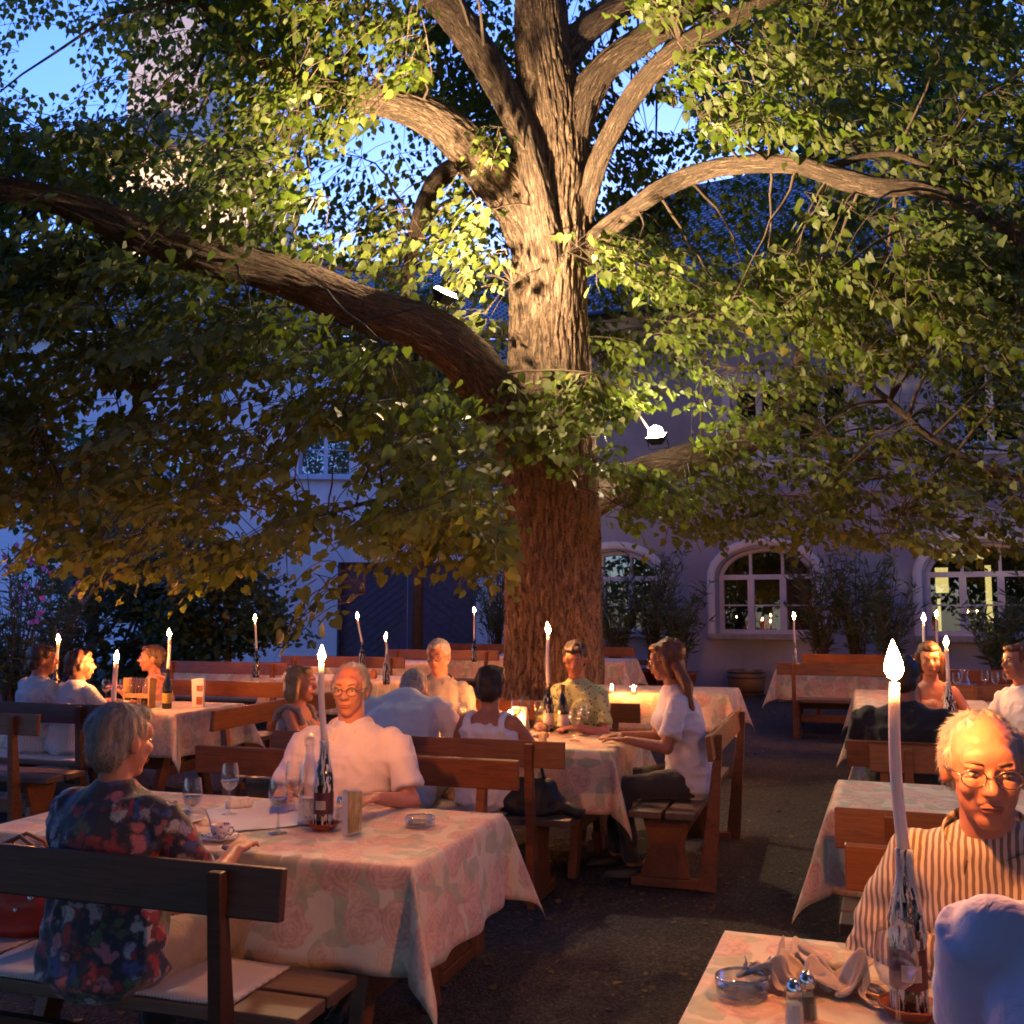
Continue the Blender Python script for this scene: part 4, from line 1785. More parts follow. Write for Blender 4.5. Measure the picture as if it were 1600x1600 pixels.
# ------------------------------------------------------------------ things on the benches
def seat_mat(label, pos, rz, L=.9, W=.36):
    m = MB()
    n = 24
    vs = []
    for j in range(7):
        for i in range(n + 1):
            x, y = -L / 2 + L * i / n, -W / 2 + W * j / 6
            vs.append((x, y, .010 + .004 * noise.noise((x * 6, y * 6, len(label)))))
    fs = [(j * (n + 1) + i, j * (n + 1) + i + 1, (j + 1) * (n + 1) + i + 1, (j + 1) * (n + 1) + i) for j in range(6) for i in range(n)]
    m.add(vs, fs)
    o = m.build('seat_mat', M['mat_woven'], smooth=True)
    o.location = (pos[0], pos[1], SH + gz(pos[1]) + .001)
    o.rotation_euler = (0, 0, rz)
    s_ = o.modifiers.new('s', 'SOLIDIFY')
    s_.thickness = .009
    tag(o, label, 'mat', 'woven mats on the benches')


cb1 = c1 + E1 * (-.12 - BL / 2) - E2 * .33
seat_mat('woven mat under the woman in the floral blouse', cb1 + E1 * .18, SK, .95, .34)
seat_mat('woven mat beneath the red bag', cb1 - E1 * .58, SK, .52, .34)
cb9 = c9 + E1 * (-.15 - BL / 2) - E2 * .36
seat_mat('pale mat under the pair in pale blue shirts', cb9 + E1 * .1, SK, 1.4, .34)
cb7 = c7 + E1 * (-.12 - BL / 2) - E2 * .33
seat_mat('woven mat under the bending white shirt and the tank top', cb7 - E1 * .1, SK, 1.2, .34)
pa, pb = flat(G(1112, 1390)), flat(G(1152, 1313))
cb8 = (pa + pb) / 2 - E1 * .24
seat_mat('pale mat under the long haired woman', cb8 + E2 * .1, SK - PI / 2, .7, .34)


# red bag
def remesh(mbx, name, m, vox, parent=None, smooth_it=3, disp=None):
    me = mbx.mesh('tmp')
    ob = bpy.data.objects.new('tmp', me)
    COL.objects.link(ob)
    r = ob.modifiers.new('r', 'REMESH')
    r.mode = 'VOXEL'
    r.voxel_size = vox
    r.adaptivity = 0
    if smooth_it:
        s = ob.modifiers.new('s', 'SMOOTH')
        s.factor = .5
        s.iterations = smooth_it
    dg = bpy.context.evaluated_depsgraph_get()
    ev = ob.evaluated_get(dg)
    me2 = bpy.data.meshes.new_from_object(ev)
    bpy.data.objects.remove(ob)
    bpy.data.meshes.remove(me)
    if disp:
        nv = len(me2.vertices)
        co = np.empty(nv * 3, dtype=np.float32)
        no = np.empty(nv * 3, dtype=np.float32)
        me2.vertices.foreach_get('co', co)
        me2.vertex_normals.foreach_get('vector', no)
        co = co.reshape(-1, 3)
        no = no.reshape(-1, 3)
        d = np.array([disp(c) for c in co], dtype=np.float32)
        co += no * d[:, None]
        me2.vertices.foreach_set('co', co.ravel())
    me2.polygons.foreach_set('use_smooth', [True] * len(me2.polygons))
    me2.materials.clear()
    me2.materials.append(m)
    me2.update()
    me2.name = name
    o = bpy.data.objects.new(name, me2)
    COL.objects.link(o)
    if parent is not None:
        o.parent = parent
    return o


def ndisp(freq, amp, off=0., zs=1.0):
    def f(c):
        return amp * noise.noise((c[0] * freq + off, c[1] * freq, c[2] * freq * zs + off))
    return f


pbag = flat(G(30, 1462, SH + .01)) + E2 * .03 - E1 * .03
t = thing('handbag', 'red handbag with tan straps on the bench beside the woman in the floral blouse', 'bag', (pbag.x, pbag.y, SH + gz(3) + .012), SK + .2)
m = MB()
m.loft([(Vector((0, 0, .02)), .16, .085, (0, 1, 0)), (Vector((0, 0, .10)), .17, .09, (0, 1, 0)), (Vector((.005, 0, .19)), .155, .07, (0, 1, 0)), (Vector((0, 0, .225)), .14, .035, (0, 1, 0))])
remesh(m, 'body', simple('red_leather', (.42, .035, .018), .4, bump=.3), .009, t, 3, ndisp(12, .012))
m = MB()
for y in (-.07, .07):
    m.tube([(-.08, y, .15), (-.085, y, .22), (-.06, y * .5, .30), (0, y * .3, .33), (.06, y * .5, .30), (.085, y, .22), (.08, y, .15)], .008, n=8, flat=.6)
m.build('strap', simple('tan_leather', (.40, .22, .10), .5), t, smooth=True)
m = MB()
m.tube([(-.13, -.055, .215), (0, -.06, .222), (.13, -.055, .215)], .004, n=6)
m.ball((.09, -.085, .14), .012)
m.ball((.04, -.09, .10), .009)
m.build('zip', M['metal'], t, smooth=True)
pb_ = cb7 + E1 * .62
t = thing('handbag', 'soft black shoulder bag slumped on the bench beside the tank top woman', 'bag', (pb_.x, pb_.y, SH + gz(5.6)), SK)
m = MB()
m.loft([(Vector((0, 0, .01)), .19, .13, (0, 1, 0)), (Vector((0, 0, .08)), .20, .12, (0, 1, 0)), (Vector((-.02, 0, .16)), .15, .07, (0, 1, 0))])
m.cap((.10, -.02, .05), (.27, -.04, .02), .05, .03)
remesh(m, 'body', simple('black_fabric', (.012, .012, .014), .6), .012, t, 3, ndisp(9, .03))
MB().tube([(-.1, .0, .15), (-.11, 0, .24), (-.04, .02, .30), (.05, 0, .27), (.08, 0, .14)], .010, n=8).build('strap', simple('black_strap', (.015, .015, .015), .4), t, smooth=True)

# ------------------------------------------------------------------ people
SK_A = m_skin('warm_skin', (.50, .235, .15))
SK_B = m_skin('tanned_skin', (.40, .18, .105))
HAIR = dict(grey=m_hair('grey_hair', (.42, .38, .34)), dark=m_hair('dark_hair', (.045, .028, .02)), red=m_hair('auburn_hair', (.22, .08, .035)),
            blonde=m_hair('blond_hair', (.42, .27, .11)), brown=m_hair('brown_hair', (.12, .06, .035)), white=m_hair('white_hair', (.6, .56, .52)))
EYE = simple('eye_white', (.40, .36, .33), .3)
IRIS = simple('iris', (.05, .04, .03), .15)
LIP = simple('lips', (.34, .13, .095), .85)
BROW = simple('eyebrow', (.12, .08, .05), .8)
GLS = simple('spectacle_frame', (.25, .2, .16), .25, .8)


def person(label, px, ytop, d, yaw, lean=8, shirt=None, sleeve='short', hair='short', hc='grey', skin=None, w=1.0, belly=0., hands=((-.16, .40, .80), (.16, .40, .80)),
           head=(0, 0), specs=False, vox=.009, trousers=None, collar=False, legs=True, female=False, neck_open=False, seat=SH, hs=1.0, group=None, nk=0, S0=None, fold=1.0):
    skin = skin or SK_A
    top = D(px, ytop, d)
    ll = R(lean)
    g = gz(d)
    sp = seat + .10
    # upright length from pelvis to crown scaled so that the crown lands where it should
    fwd0 = .18 * math.sin(ll * .5) + (.20 + .14) * math.sin(ll) + .152 * math.sin(ll * .6 + .08)
    up0 = .18 * math.cos(ll * .5) + (.20 + .14) * math.cos(ll) + .152 * math.cos(ll * .6 + .08)
    S = (top.z - g - sp - .118 * hs) / up0
    S = min(max(S, .80), 1.16)
    if S0:
        S = S0
    fwd = fwd0 * S
    fv = Vector((-math.sin(yaw), math.cos(yaw), 0))
    root = Vector((top.x, top.y, 0)) - fv * fwd
    t = thing('person', label, 'person', (root.x, root.y, g), yaw, group)
    P = Vector((0, 0, sp))

    def dirv(a):
        return Vector((0, math.sin(a), math.cos(a)))
    p1 = P + dirv(ll * .5) * .18 * S
    p2 = p1 + dirv(ll) * .20 * S
    nb = p2 + dirv(ll) * .14 * S
    hcn = nb + dirv(ll * .6 + .08 + R(nk)) * .152 * S
    tf = Vector((0, math.cos(ll), -math.sin(ll)))
    sw = .185 * w if not female else .165 * w
    sh = {s: p2 + dirv(ll) * .075 * S + Vector((s * sw, -.005, 0)) for s in (-1, 1)}
    rows = [(P - Vector((0, 0, .05)), .180 * w, .135 * w, (0, 1, 0)), (P + dirv(ll * .3) * .08, .165 * w, (.118 + belly * .5) * w, (0, 1, 0)),
            (p1 + tf * belly * .3, (.148 if female else .160) * w, (.104 + belly * .6) * w, tf), (p1.lerp(p2, .55) + tf * (.01 + belly * .15), .160 * w, (.110 + belly * .2) * w, tf),
            (p2 + tf * .005, .168 * w, .108 * w, tf), (p2 + dirv(ll) * .065 * S, .172 * w, .088, tf), (p2 + dirv(ll) * .105 * S, .128 * w, .070, tf), (p2 + dirv(ll) * .135 * S, .070 * w, .056, tf)]

    def torso(mbx, inf, last=7):
        mbx.loft([(c, rx + inf, ry + inf, f) for c, rx, ry, f in rows[:last + 1]], n=24)
        if female:
            for s in (-1, 1):
                mbx.ball(p2 + tf * (.085 * w) + Vector((s * .07, 0, 0)) - dirv(ll) * .03, (.058 + inf, .055 + inf, .058 + inf))
    elbows, wrists, hdirs = {}, {}, {}
    for s, tgt in zip((-1, 1), hands):
        T = Vector(tgt)
        A = sh[s]
        L1, L2 = .285, .255
        v = T - A
        dd = min(v.length, L1 + L2 - .01)
        v.normalize()
        T = A + v * dd
        a = (L1 * L1 - L2 * L2 + dd * dd) / (2 * dd)
        h = math.sqrt(max(0, L1 * L1 - a * a))
        pole = Vector((s * .55, -.35, -1))
        pole = (pole - v * pole.dot(v)).normalized()
        elbows[s] = A + v * a + pole * h
        wrists[s] = T
        hd = (T - elbows[s]).normalized()
        hd.z *= .25
        hdirs[s] = hd.normalized()
    b = MB()
    torso(b, -.006)
    hy, hp_ = head
    Rh = Euler((R(hp_), 0, R(hy))).to_matrix()

    def H(x, y, z):
        return hcn + Rh @ Vector((x * hs, y * hs, z * hs))
    b.cap(nb - dirv(ll) * .03, hcn + Rh @ Vector((0, -.015, -.05)), .062 if not female else .053, .056 if not female else .048, n=16)
    hr = [
        ((0, -.012, .026), (.074, .094, .088)), ((0, .030, -.030), (.060, .062, .075)), ((0, .058, -.085), (.030, .026, .024)),
        ((0, .068, .035), (.055, .024, .035))]
    for c, r in hr:
        b.ball(H(*c), [q * hs for q in r], 20, 14, Rh)
    b.cap(H(0, .086, .018), H(0, .112, -.018), .008 * hs, .0125 * hs)
    for s in (-1, 1):
        b.ball(H(s * .012, .102, -.022), .009 * hs)
        b.ball(H(s * .036, .066, -.018), (.024 * hs, .022 * hs, .022 * hs))
        b.ball(H(s * .030, .080, .024), (.021 * hs, .013 * hs, .008 * hs))
        b.ball(H(s * .031, .0765, -.004), (.018 * hs, .011 * hs, .006 * hs))
        b.ball(H(s * .076, -.008, -.004), (.010 * hs, .020 * hs, .031 * hs), 12, 8, Rh)
    b.ball(H(0, .088, -.048), (.024 * hs, .010 * hs, .006 * hs), 12, 8, Rh)
    b.ball(H(0, .085, -.060), (.021 * hs, .010 * hs, .007 * hs), 12, 8, Rh)
    for s in (-1, 1):
        b.cap(sh[s] + Vector((-s * .02, 0, -.008)), elbows[s], .043 * w, .037, n=14)
        b.cap(elbows[s], wrists[s], .040, .025, n=14)
        hd = hdirs[s]
        side = Vector((hd.y, -hd.x, 0)).normalized()      # to the person's right when pointing forward
        upv = side.cross(hd).normalized()
        pc = wrists[s] + hd * .045
        rot = Matrix((side, hd, upv)).transposed()
        b.ball(pc, (.040, .052, .016), 14, 9, rot)
        for k, ln in enumerate((.066, .078, .072, .055)):
            off = (-1.5 + k) * .0205 * s
            f0 = pc + hd * .035 + side * off * -1
            f1 = f0 + (hd + side * (-off * .9)) .normalized() * ln * .55 - upv * .006
            f2 = f1 + (hd * .85 - upv * .55).normalized() * ln * .5
            b.cap(f0, f1, .0092, .0085, n=8)
            b.cap(f1, f2, .0085, .0072, n=8)
        th0 = wrists[s] + hd * .022 - side * s * .024
        th1 = th0 + (hd * .6 - side * s * .8).normalized() * .040 - upv * .004
        th2 = th1 + (hd * .95 - side * s * .25).normalized() * .030 - upv * .006
        b.cap(th0, th1, .0125, .010, n=8)
        b.cap(th1, th2, .010, .0085, n=8)
    kn, an = {}, {}
    for s in (-1, 1):
        hip = Vector((s * .095 * w, .02, seat + .085))
        kn[s] = Vector((s * .13 * w, .44, seat + .065))
        an[s] = Vector((s * .13, .47 if s > 0 else .38, .09))
        if legs:
            b.cap(hip, kn[s], .075, .050)
            b.cap(kn[s], an[s], .048, .034)
    remesh(b, 'body', skin, vox, t, 2, lambda c: .0016 * noise.noise((c[0] * 34, c[1] * 34, c[2] * 34)) + .0009 * noise.noise((c[0] * 90, c[1] * 90, c[2] * 120)))
    # trousers / skirt
    if legs:
        tr = MB()
        for s in (-1, 1):
            hip = Vector((s * .090 * w, .0, seat + .090))
            tr.cap(hip, kn[s], .093 * w, .064)
            tr.cap(kn[s], an[s] + Vector((0, 0, .03)), .060, .050)
        tr.ball((0, .0, seat + .085), (.172 * w, .125 * w, .085))
        remesh(tr, 'trousers', trousers or TR_DARK, max(vox, .011), t, 3, ndisp(14, .010, len(label)))
        for s in (-1, 1):
            so = MB()
            so.cap(an[s] + Vector((0, -.03, -.05)), an[s] + Vector((s * .02, .15, -.06)), .040, .034, fl=.8)
            so.box(an[s] + Vector((s * .01, .06, -.083)), (.085, .27, .014))
            remesh(so, 'shoe', SHOE, .012, t, 2)
    # shirt
    st = MB()
    off = len(label) * .37

    def folds(c):
        z = c[2]
        f = (1.0 if z < p2.z + .02 else .6) * fold
        return f * (.010 * noise.noise((c[0] * 7 + off, c[1] * 7, z * 15)) + .011 * (1 - abs(noise.noise((c[0] * 10 + z * 8, c[1] * 8 + off, z * 12 - c[0] * 9))) * 2.2) - .002) + .003
    if sleeve == 'tank':
        st.loft([(c, rx + .012, ry + .012, f) for c, rx, ry, f in rows[:4]] + [(p2 - dirv(ll) * .0, .168 * w + .008, .108 * w + .008, tf)], n=24)
        for s in (-1, 1):
            st.tube([p2 + Vector((s * .105, 0, 0)) - tf * .095, p2 + Vector((s * .105, 0, 0)) + dirv(ll) * .07 * S - tf * .085, p2 + Vector((s * .10, 0, 0)) + dirv(ll) * .118 * S - tf * .03,
                     p2 + Vector((s * .10, 0, 0)) + dirv(ll) * .10 * S + tf * .06, p2 + Vector((s * .10, 0, 0)) + tf * .10], .022, n=10, flat=.6)
    else:
        torso(st, .014, 7)
        for s in (-1, 1):
            if sleeve == 'short':
                e = sh[s].lerp(elbows[s], .78)
                st.cap(sh[s] + Vector((-s * .030, 0, -.010)), sh[s].lerp(e, .5), .054 * w, .054 * w, n=16)
                st.tube([sh[s], sh[s].lerp(e, .5), e], [.050 * w, .051 * w, .054 * w], n=16)
            else:
                st.cap(sh[s] + Vector((-s * .025, 0, -.010)), elbows[s], .055 * w, .052, n=16)
                st.cap(elbows[s], elbows[s].lerp(wrists[s], .9), .054, .040, n=16)
    remesh(st, 'shirt', shirt, max(vox, .009), t, 3, folds)
    if collar:
        cm = MB()
        for s in (-1, 1):
            q0 = nb - tf * .055 + Vector((0, 0, .004))
            pts = [nb + Vector((s * (.088 if female else .098) * math.sin(a), 0, 0)) - tf * (.085 * math.cos(a)) + dirv(ll) * (.012 - .050 * (a / PI)) for a in np.linspace(0, PI * .86, 9)]
            vs = []
            for i, q in enumerate(pts):
                outv = (q - nb).normalized()
                vs.append(q + dirv(ll) * .022)
                vs.append(q - dirv(ll) * (.016 + .022 * i / 8) + outv * .020)
            fs = [(2 * i, 2 * i + 2, 2 * i + 3, 2 * i + 1) for i in range(8)]
            cm.add(vs, fs)
        co = cm.build('collar', shirt, t, smooth=True)
        sm = co.modifiers.new('s', 'SOLIDIFY')
        sm.thickness = .004
        pl = MB()
        for q_ in range(5):
            pl.ball(nb - dirv(ll) * (.05 + .085 * q_) + tf * (.075 + .045 * min(1, q_ * .6) + belly * .5 * min(1, q_ / 2)), (.007, .007, .007), 8, 5)
        pl.build('button', LIP, t)
    # hair
    hm = HAIR[hc]
    hb = MB()
    if hair == 'bald':
        hb.ball(H(0, -.034, .004), (.085 * hs, .084 * hs, .066 * hs), 18, 12, Rh)
        hb.ball(H(0, -.030, .040), (.079 * hs, .086 * hs, .076 * hs), 18, 12, Rh)
        for s in (-1, 1):
            hb.ball(H(s * .066, .0, .02), (.016 * hs, .03 * hs, .03 * hs), 12, 8, Rh)
    else:
        hb.ball(H(0, -.024, .038), (.084 * hs, .094 * hs, .088 * hs), 20, 14, Rh)
        if hair in ('short', 'bob', 'long', 'bun'):
            hb.ball(H(0, -.050, -.015), (.078 * hs, .064 * hs, .07 * hs), 18, 12, Rh)
            hb.ball(H(0, .045, .088), (.060 * hs, .040 * hs, .026 * hs), 14, 9, Rh)
        if hair in ('bob', 'long'):
            hb.ball(H(0, -.040, -.045), (.090 * hs, .072 * hs, .085 * hs), 18, 12, Rh)
            for s in (-1, 1):
                hb.cap(H(s * .078, .005, .03), H(s * .078, -.005, -.085), .026, .022)
        if hair == 'long':
            for k in range(9):
                x = -.098 + k * .0245
                e1_ = nb + Vector((x * 1.55, -.070 - .015 * math.cos(x * 14), .03))
                e2_ = nb + Vector((x * 1.75, -.100, -.12 - .04 * (k % 3)))
                hb.cap(H(x, -.05, -.03), e1_, .036, .032)
                hb.cap(e1_, e2_, .032, .014)
            hb.ball(H(0, -.03, .045), (.096 * hs, .102 * hs, .094 * hs), 20, 14, Rh)
        if hair == 'bun':
            hb.ball(H(0, -.125, .05), .042)
    ho = remesh(hb, 'hair', hm, max(.006, vox * .8), t, 1, lambda c: .010 * noise.noise((c[0] * 26, c[1] * 26, c[2] * 9 + off)) + .005 * noise.noise((c[0] * 70, c[1] * 70, c[2] * 14)))
    # loose strands
    if vox <= .0085:
        rs = random.Random(len(label))
        hv = ho.data.vertices
        hx = ho.data.vertex_normals
        sm_ = MB()
        for q_ in range(4200 if vox < .0075 else 2200):
            vi = rs.randrange(len(hv))
            p_ = hv[vi].co.copy()
            n_v = Vector(hx[vi].vector)
            d_ = Vector((rs.gauss(0, .35), -.35 + rs.gauss(0, .3), -1.0 if hair != 'bald' else -.8))
            d_ = d_ - n_v * d_.dot(n_v)
            if d_.length < .05:
                continue
            d_.normalize()
            w_ = n_v.cross(d_) * .0007
            ln = rs.uniform(.012, .038)
            off_ = rs.uniform(.001, .005)
            c_ = [p_ - n_v * .001, p_ + d_ * ln * .5 + n_v * off_, p_ + d_ * ln + n_v * off_ * rs.uniform(.2, 1.6)]
            sm_.add([c_[0] - w_, c_[0] + w_, c_[1] + w_, c_[1] - w_, c_[2]], [(0, 1, 2, 3), (3, 2, 4)])
        sm_.build('hair_strands', hm, ho)
    # face
    for s in (-1, 1):
        e = MB()
        e.ball(H(s * .031, .0765, .008), (.0125 * hs, .0105 * hs, .0058 * hs), 12, 9, Rh)
        eo = e.build('eye', EYE, t, smooth=True)
        e = MB()
        e.ball(H(s * .031, .0850, .0075), (.0050 * hs, .0028 * hs, .0045 * hs), 10, 7, Rh)
        e.build('iris', IRIS, eo, smooth=True)
    e = MB()
    e.cap(H(-.020, .0935, -.0535), H(0, .098, -.052), .0035, .0045, 8)
    e.cap(H(0, .098, -.052), H(.020, .0935, -.0535), .0045, .0035, 8)
    e.cap(H(-.015, .092, -.061), H(.015, .092, -.061), .005, .005, 8)
    e.build('lips', LIP, t, smooth=True)
    for s in (-1, 1):
        e = MB()
        e.tube([H(s * .014, .0905, .031), H(s * .030, .0905, .036), H(s * .046, .080, .033)], [.003, .0035, .0015], n=6)
        e.build('eyebrow', BROW, t, smooth=True)
    if specs:
        e = MB()
        for s in (-1, 1):
            cpt = (s * .033, .105, .006)
            e.tube([H(cpt[0] + .024 * math.cos(a), cpt[1] - .004 * abs(math.cos(a)), cpt[2] + .018 * math.sin(a)) for a in np.linspace(0, 2 * PI, 19)], .0018, n=6, cap=False)
            e.tube([H(s * .057, .10, .012), H(s * .080, .03, .012), H(s * .080, -.01, .008)], .0016, n=6)
        e.tube([H(-.009, .104, .008), H(0, .108, .012), H(.009, .104, .008)], .0016, n=6)
        e.build('spectacles', GLS, t, smooth=True)
    return t


TR_DARK = m_fabric('dark_trousers', (.05, .045, .045))
TR_KHAKI = m_fabric('khaki_trousers', (.34, .26, .17))
TR_LIGHT = m_fabric('light_trousers', (.45, .40, .34))
SHOE = simple('dark_shoe', (.03, .025, .02), .5)
WHITE = m_fabric('white_cotton', (.72, .71, .78))
PINK = m_fabric('pale_pink_shirt', (.74, .66, .70))
BLUEISH = m_stripes('fine_striped_shirt', (.36, .40, .46), (.52, .56, .62), 30)
BEIGE = m_stripes('grey_beige_shirt', (.34, .30, .26), (.42, .38, .33), 26)
STRIPE = m_stripes('brown_striped_shirt', (.20, .13, .08), (.62, .54, .44), 21)
BLACK = m_fabric('black_shirt', (.018, .016, .016))
GREEN = NT('green_dotted_blouse')
o_ = GREEN.coord('Object')
v_ = GREEN.n('ShaderNodeTexVoronoi', i_Scale=34.0)
GREEN.l(o_, v_.inputs['Vector'])
GREEN.color(GREEN.ramp(v_.outputs['Distance'], [(.22, (.12, .16, .07)), (.32, (.40, .48, .24))]))
GREEN.rough(.8)
GREEN = GREEN.m
TEALP = m_fabric('patterned_grey_top', (.30, .26, .27), .5)
FLORAL = m_shirt_floral()
YA = SK                 # facing away along the rows
YC = SK + PI            # facing the camera
YL = SK + PI / 2        # facing the left side of the picture
YR = SK - PI / 2

person('woman with short grey hair in a floral blouse, seen from behind on the dark bench', 192, 1100, 3.27, YA - .10, 4, FLORAL, 'short', 'short', 'grey', SK_A, 1.12,
       hands=((-.2, .36, .80), (.2, .36, .79)), head=(-8, -6), vox=.007, trousers=TR_KHAKI, female=True)
person('balding man in a pale pink shirt facing us behind the waxed bottle', 548, 1036, 4.62, YC + .1, 4, PINK, 'short', 'bald', 'grey', SK_A, 1.16, .05,
       hands=((-.24, .36, .82), (.18, .34, .82)), head=(6, -4), vox=.007, collar=True, specs=True)
person('blonde child in a patterned top beside the sideways bench', 470, 1046, 6.7, YR + .1, 6, TEALP, 'tank', 'bob', 'blonde', SK_A, .85, hands=((-.12, .36, .82), (.12, .36, .82)), vox=.010, female=True)
person('person in a white shirt bending low over the middle table, back to us', 640, 1090, 6.25, YA + .15, 30, WHITE, 'short', 'short', 'grey', SK_B, 1.22, nk=62, S0=1.1,
       hands=((-.15, .52, .80), (.24, .50, .80)), head=(0, -38), vox=.009, trousers=TR_LIGHT)
person('dark haired woman in a white tank top, back to us at the middle table', 768, 1040, 5.98, YA - .05, 6, WHITE, 'tank', 'short', 'dark', SK_B, 1.0,
       hands=((-.22, .36, .86), (.2, .38, .82)), vox=.008, female=True, trousers=TR_LIGHT)
person('grey haired man in a striped grey shirt facing us before the gate', 685, 1000, 7.35, YC + .05, 6, BEIGE, 'short', 'short', 'white', SK_A, 1.05,
       hands=((-.14, .34, .80), (.16, .36, .80)), head=(0, -8), vox=.009, collar=True, specs=True)
person('dark haired woman in a green dotted blouse looking down before the trunk', 898, 1003, 7.05, YC - .1, 10, GREEN, 'short', 'short', 'dark', SK_B, 1.0,
       hands=((-.10, .36, .80), (.16, .34, .80)), head=(12, -18), vox=.009, female=True)
person('long haired woman in a white shirt at the end of the middle table', 1040, 1003, 6.35, YL + .25, 14, WHITE, 'short', 'long', 'red', SK_B, 1.12,
       hands=((-.14, .40, .80), (.10, .42, .80)), head=(0, -10), vox=.008, female=True, specs=True)
person('man in a pale blue shirt seen from behind, farther from the low thick candle', 68, 1008, 8.1, YA - .35, 6, BLUEISH, 'long', 'short', 'brown', SK_B, 1.12,
       hands=((-.18, .40, .82), (.18, .38, .82)), head=(-28, 0), vox=.010, trousers=TR_LIGHT)
person('second person in pale blue, between the low candle and the first blue shirt', 126, 1016, 8.0, YA - .25, 8, BLUEISH, 'long', 'short', 'brown', SK_B, 1.0,
       hands=((-.18, .40, .82), (.18, .38, .82)), head=(-30, 0), vox=.010, trousers=TR_LIGHT)
person('woman in a sleeveless pink top with bare arm behind the cruet rack', 238, 1008, 9.1, YC - .9, 12, m_fabric('pink_top', (.45, .22, .20)), 'tank', 'short', 'brown', SK_A, .95,
       hands=((-.12, .34, .84), (.10, .34, .86)), vox=.010, female=True)
person('man in a brown striped shirt and glasses leaning over the table corner', 1534, 1113, 2.36, YC - .22, 24, STRIPE, 'long', 'bald', 'grey', SK_A, 1.06, .04,
       hands=((-.26, .38, .80), (.10, .26, .80)), head=(14, -6), specs=True, vox=.0055, collar=True, hs=1.08)
person('person in a plain pale shirt, back to us, cut off by the picture corner', 1742, 1092, 1.66, YA, 6, m_fabric('pale_blue_cotton', (.50, .52, .82)), 'short', 'short', 'brown', SK_A, 1.2,
       hands=((-.1, .42, .80), (.2, .40, .80)), vox=.008, fold=.35)
person('man in a black shirt seen from behind, seated past the bare table', 1412, 1026, 5.75, YA - .1, 8, BLACK, 'short', 'short', 'dark', SK_B, 1.2,
       hands=((-.18, .40, .82), (.2, .38, .82)), head=(-10, 0), vox=.009)
person('woman facing us across from the man in black, arm resting on the table', 1452, 1004, 7.25, YC - .15, 12, m_fabric('peach_top', (.5, .3, .22)), 'tank', 'bob', 'brown', SK_A, .95,
       hands=((-.2, .30, .84), (.06, .34, .86)), head=(10, -8), vox=.009, female=True)
person('person in a white shirt turned sideways behind the striped shirt man', 1590, 1006, 6.6, YL + .5, 12, WHITE, 'short', 'short', 'red', SK_A, 1.1,
       hands=((-.14, .40, .82), (.14, .38, .82)), vox=.009)

# ------------------------------------------------------------------ the linden tree
tree = thing('linden_tree', 'huge old linden with furrowed trunk spreading over the tables', 'tree', (0.45, 11.0, gz(11)))
TR0 = Vector(tree.location)


def smooth_path(pts, rad, step=.06):
    """Catmull-Rom through the given points"""
    P_ = [2 * pts[0] - pts[1]] + pts + [2 * pts[-1] - pts[-2]]
    out, rr_ = [], []
    for i in range(1, len(P_) - 2):
        L = (P_[i + 1] - P_[i]).length
        n = max(2, int(L / step))
        for k in range(n):
            t_ = k / n
            a, b_, c, d = P_[i - 1], P_[i], P_[i + 1], P_[i + 2]
            out.append(.5 * ((2 * b_) + (c - a) * t_ + (2 * a - 5 * b_ + 4 * c - d) * t_ ** 2 + (3 * b_ - a - 3 * c + d) * t_ ** 3))
            rr_.append(rad[i - 1] * (1 - t_) + rad[i] * t_)
    out.append(pts[-1])
    rr_.append(rad[-1])
    return out, rr_


def limb_mesh(pts, rad, seed, seg=.018, step=.05, furrow=.042, flare=0.):
    """bark-covered limb with real furrows"""
    path, rd = smooth_path(pts, rad, step)
    n = int(min(300, max(16, 2 * PI * max(rad) / seg)))
    vs, fs, uv = [], [], []
    up = Vector((0, -1, .1))
    L = 0
    m = len(path)
    for i, p in enumerate(path):
        a, b_ = path[max(0, i - 1)], path[min(m - 1, i + 1)]
        tg = (b_ - a).normalized()
        x = up - tg * up.dot(tg)
        x.normalize()
        up = x
        y = tg.cross(x)
        if i:
            L += (p - path[i - 1]).length
        r = rd[i]
        for k in range(n):
            an = 2 * PI * k / n
            ca, sa = math.cos(an), math.sin(an)
            # coarse shape: muscles running along the limb
            big = .07 * noise.noise((ca * 1.3 + seed, sa * 1.3, L * .5)) + .035 * noise.noise((ca * 3 + seed, sa * 3, L * 1.2))
            if flare:
                fl = max(0., 1 - L / 1.3) ** 2 * flare
                big += fl * (.35 + .45 * noise.noise((ca * 1.8 + 3, sa * 1.8, 0)))
            fq = 24.0 * max(r, .12)
            wv = .8 * noise.noise((ca * 2, sa * 2, L * 1.6 + seed))
            q = noise.noise((ca * fq + wv, sa * fq + wv, L * 2.6 + seed))
            q2 = noise.noise((ca * fq * 2.3, sa * fq * 2.3 + wv, L * 4.5 + seed))
            ridge = min(1, abs(q) * 3.2) * .75 + min(1, abs(q2) * 3) * .3
            rr_ = r * (1 + big) + furrow * min(1, r / .3) * (ridge - .7)
            vs.append(p + x * (ca * rr_) + y * (sa * rr_))
            uv.append((k / n * 2 * PI * .3, L))
    for i in range(m - 1):
        for k in range(n):
            k2 = (k + 1) % n
            fs.append((i * n + k, i * n + k2, (i + 1) * n + k2, (i + 1) * n + k))
    return vs, fs, uv, path, rd


LIMBPTS = []     # (point, radius) along all limbs, for hanging branches on


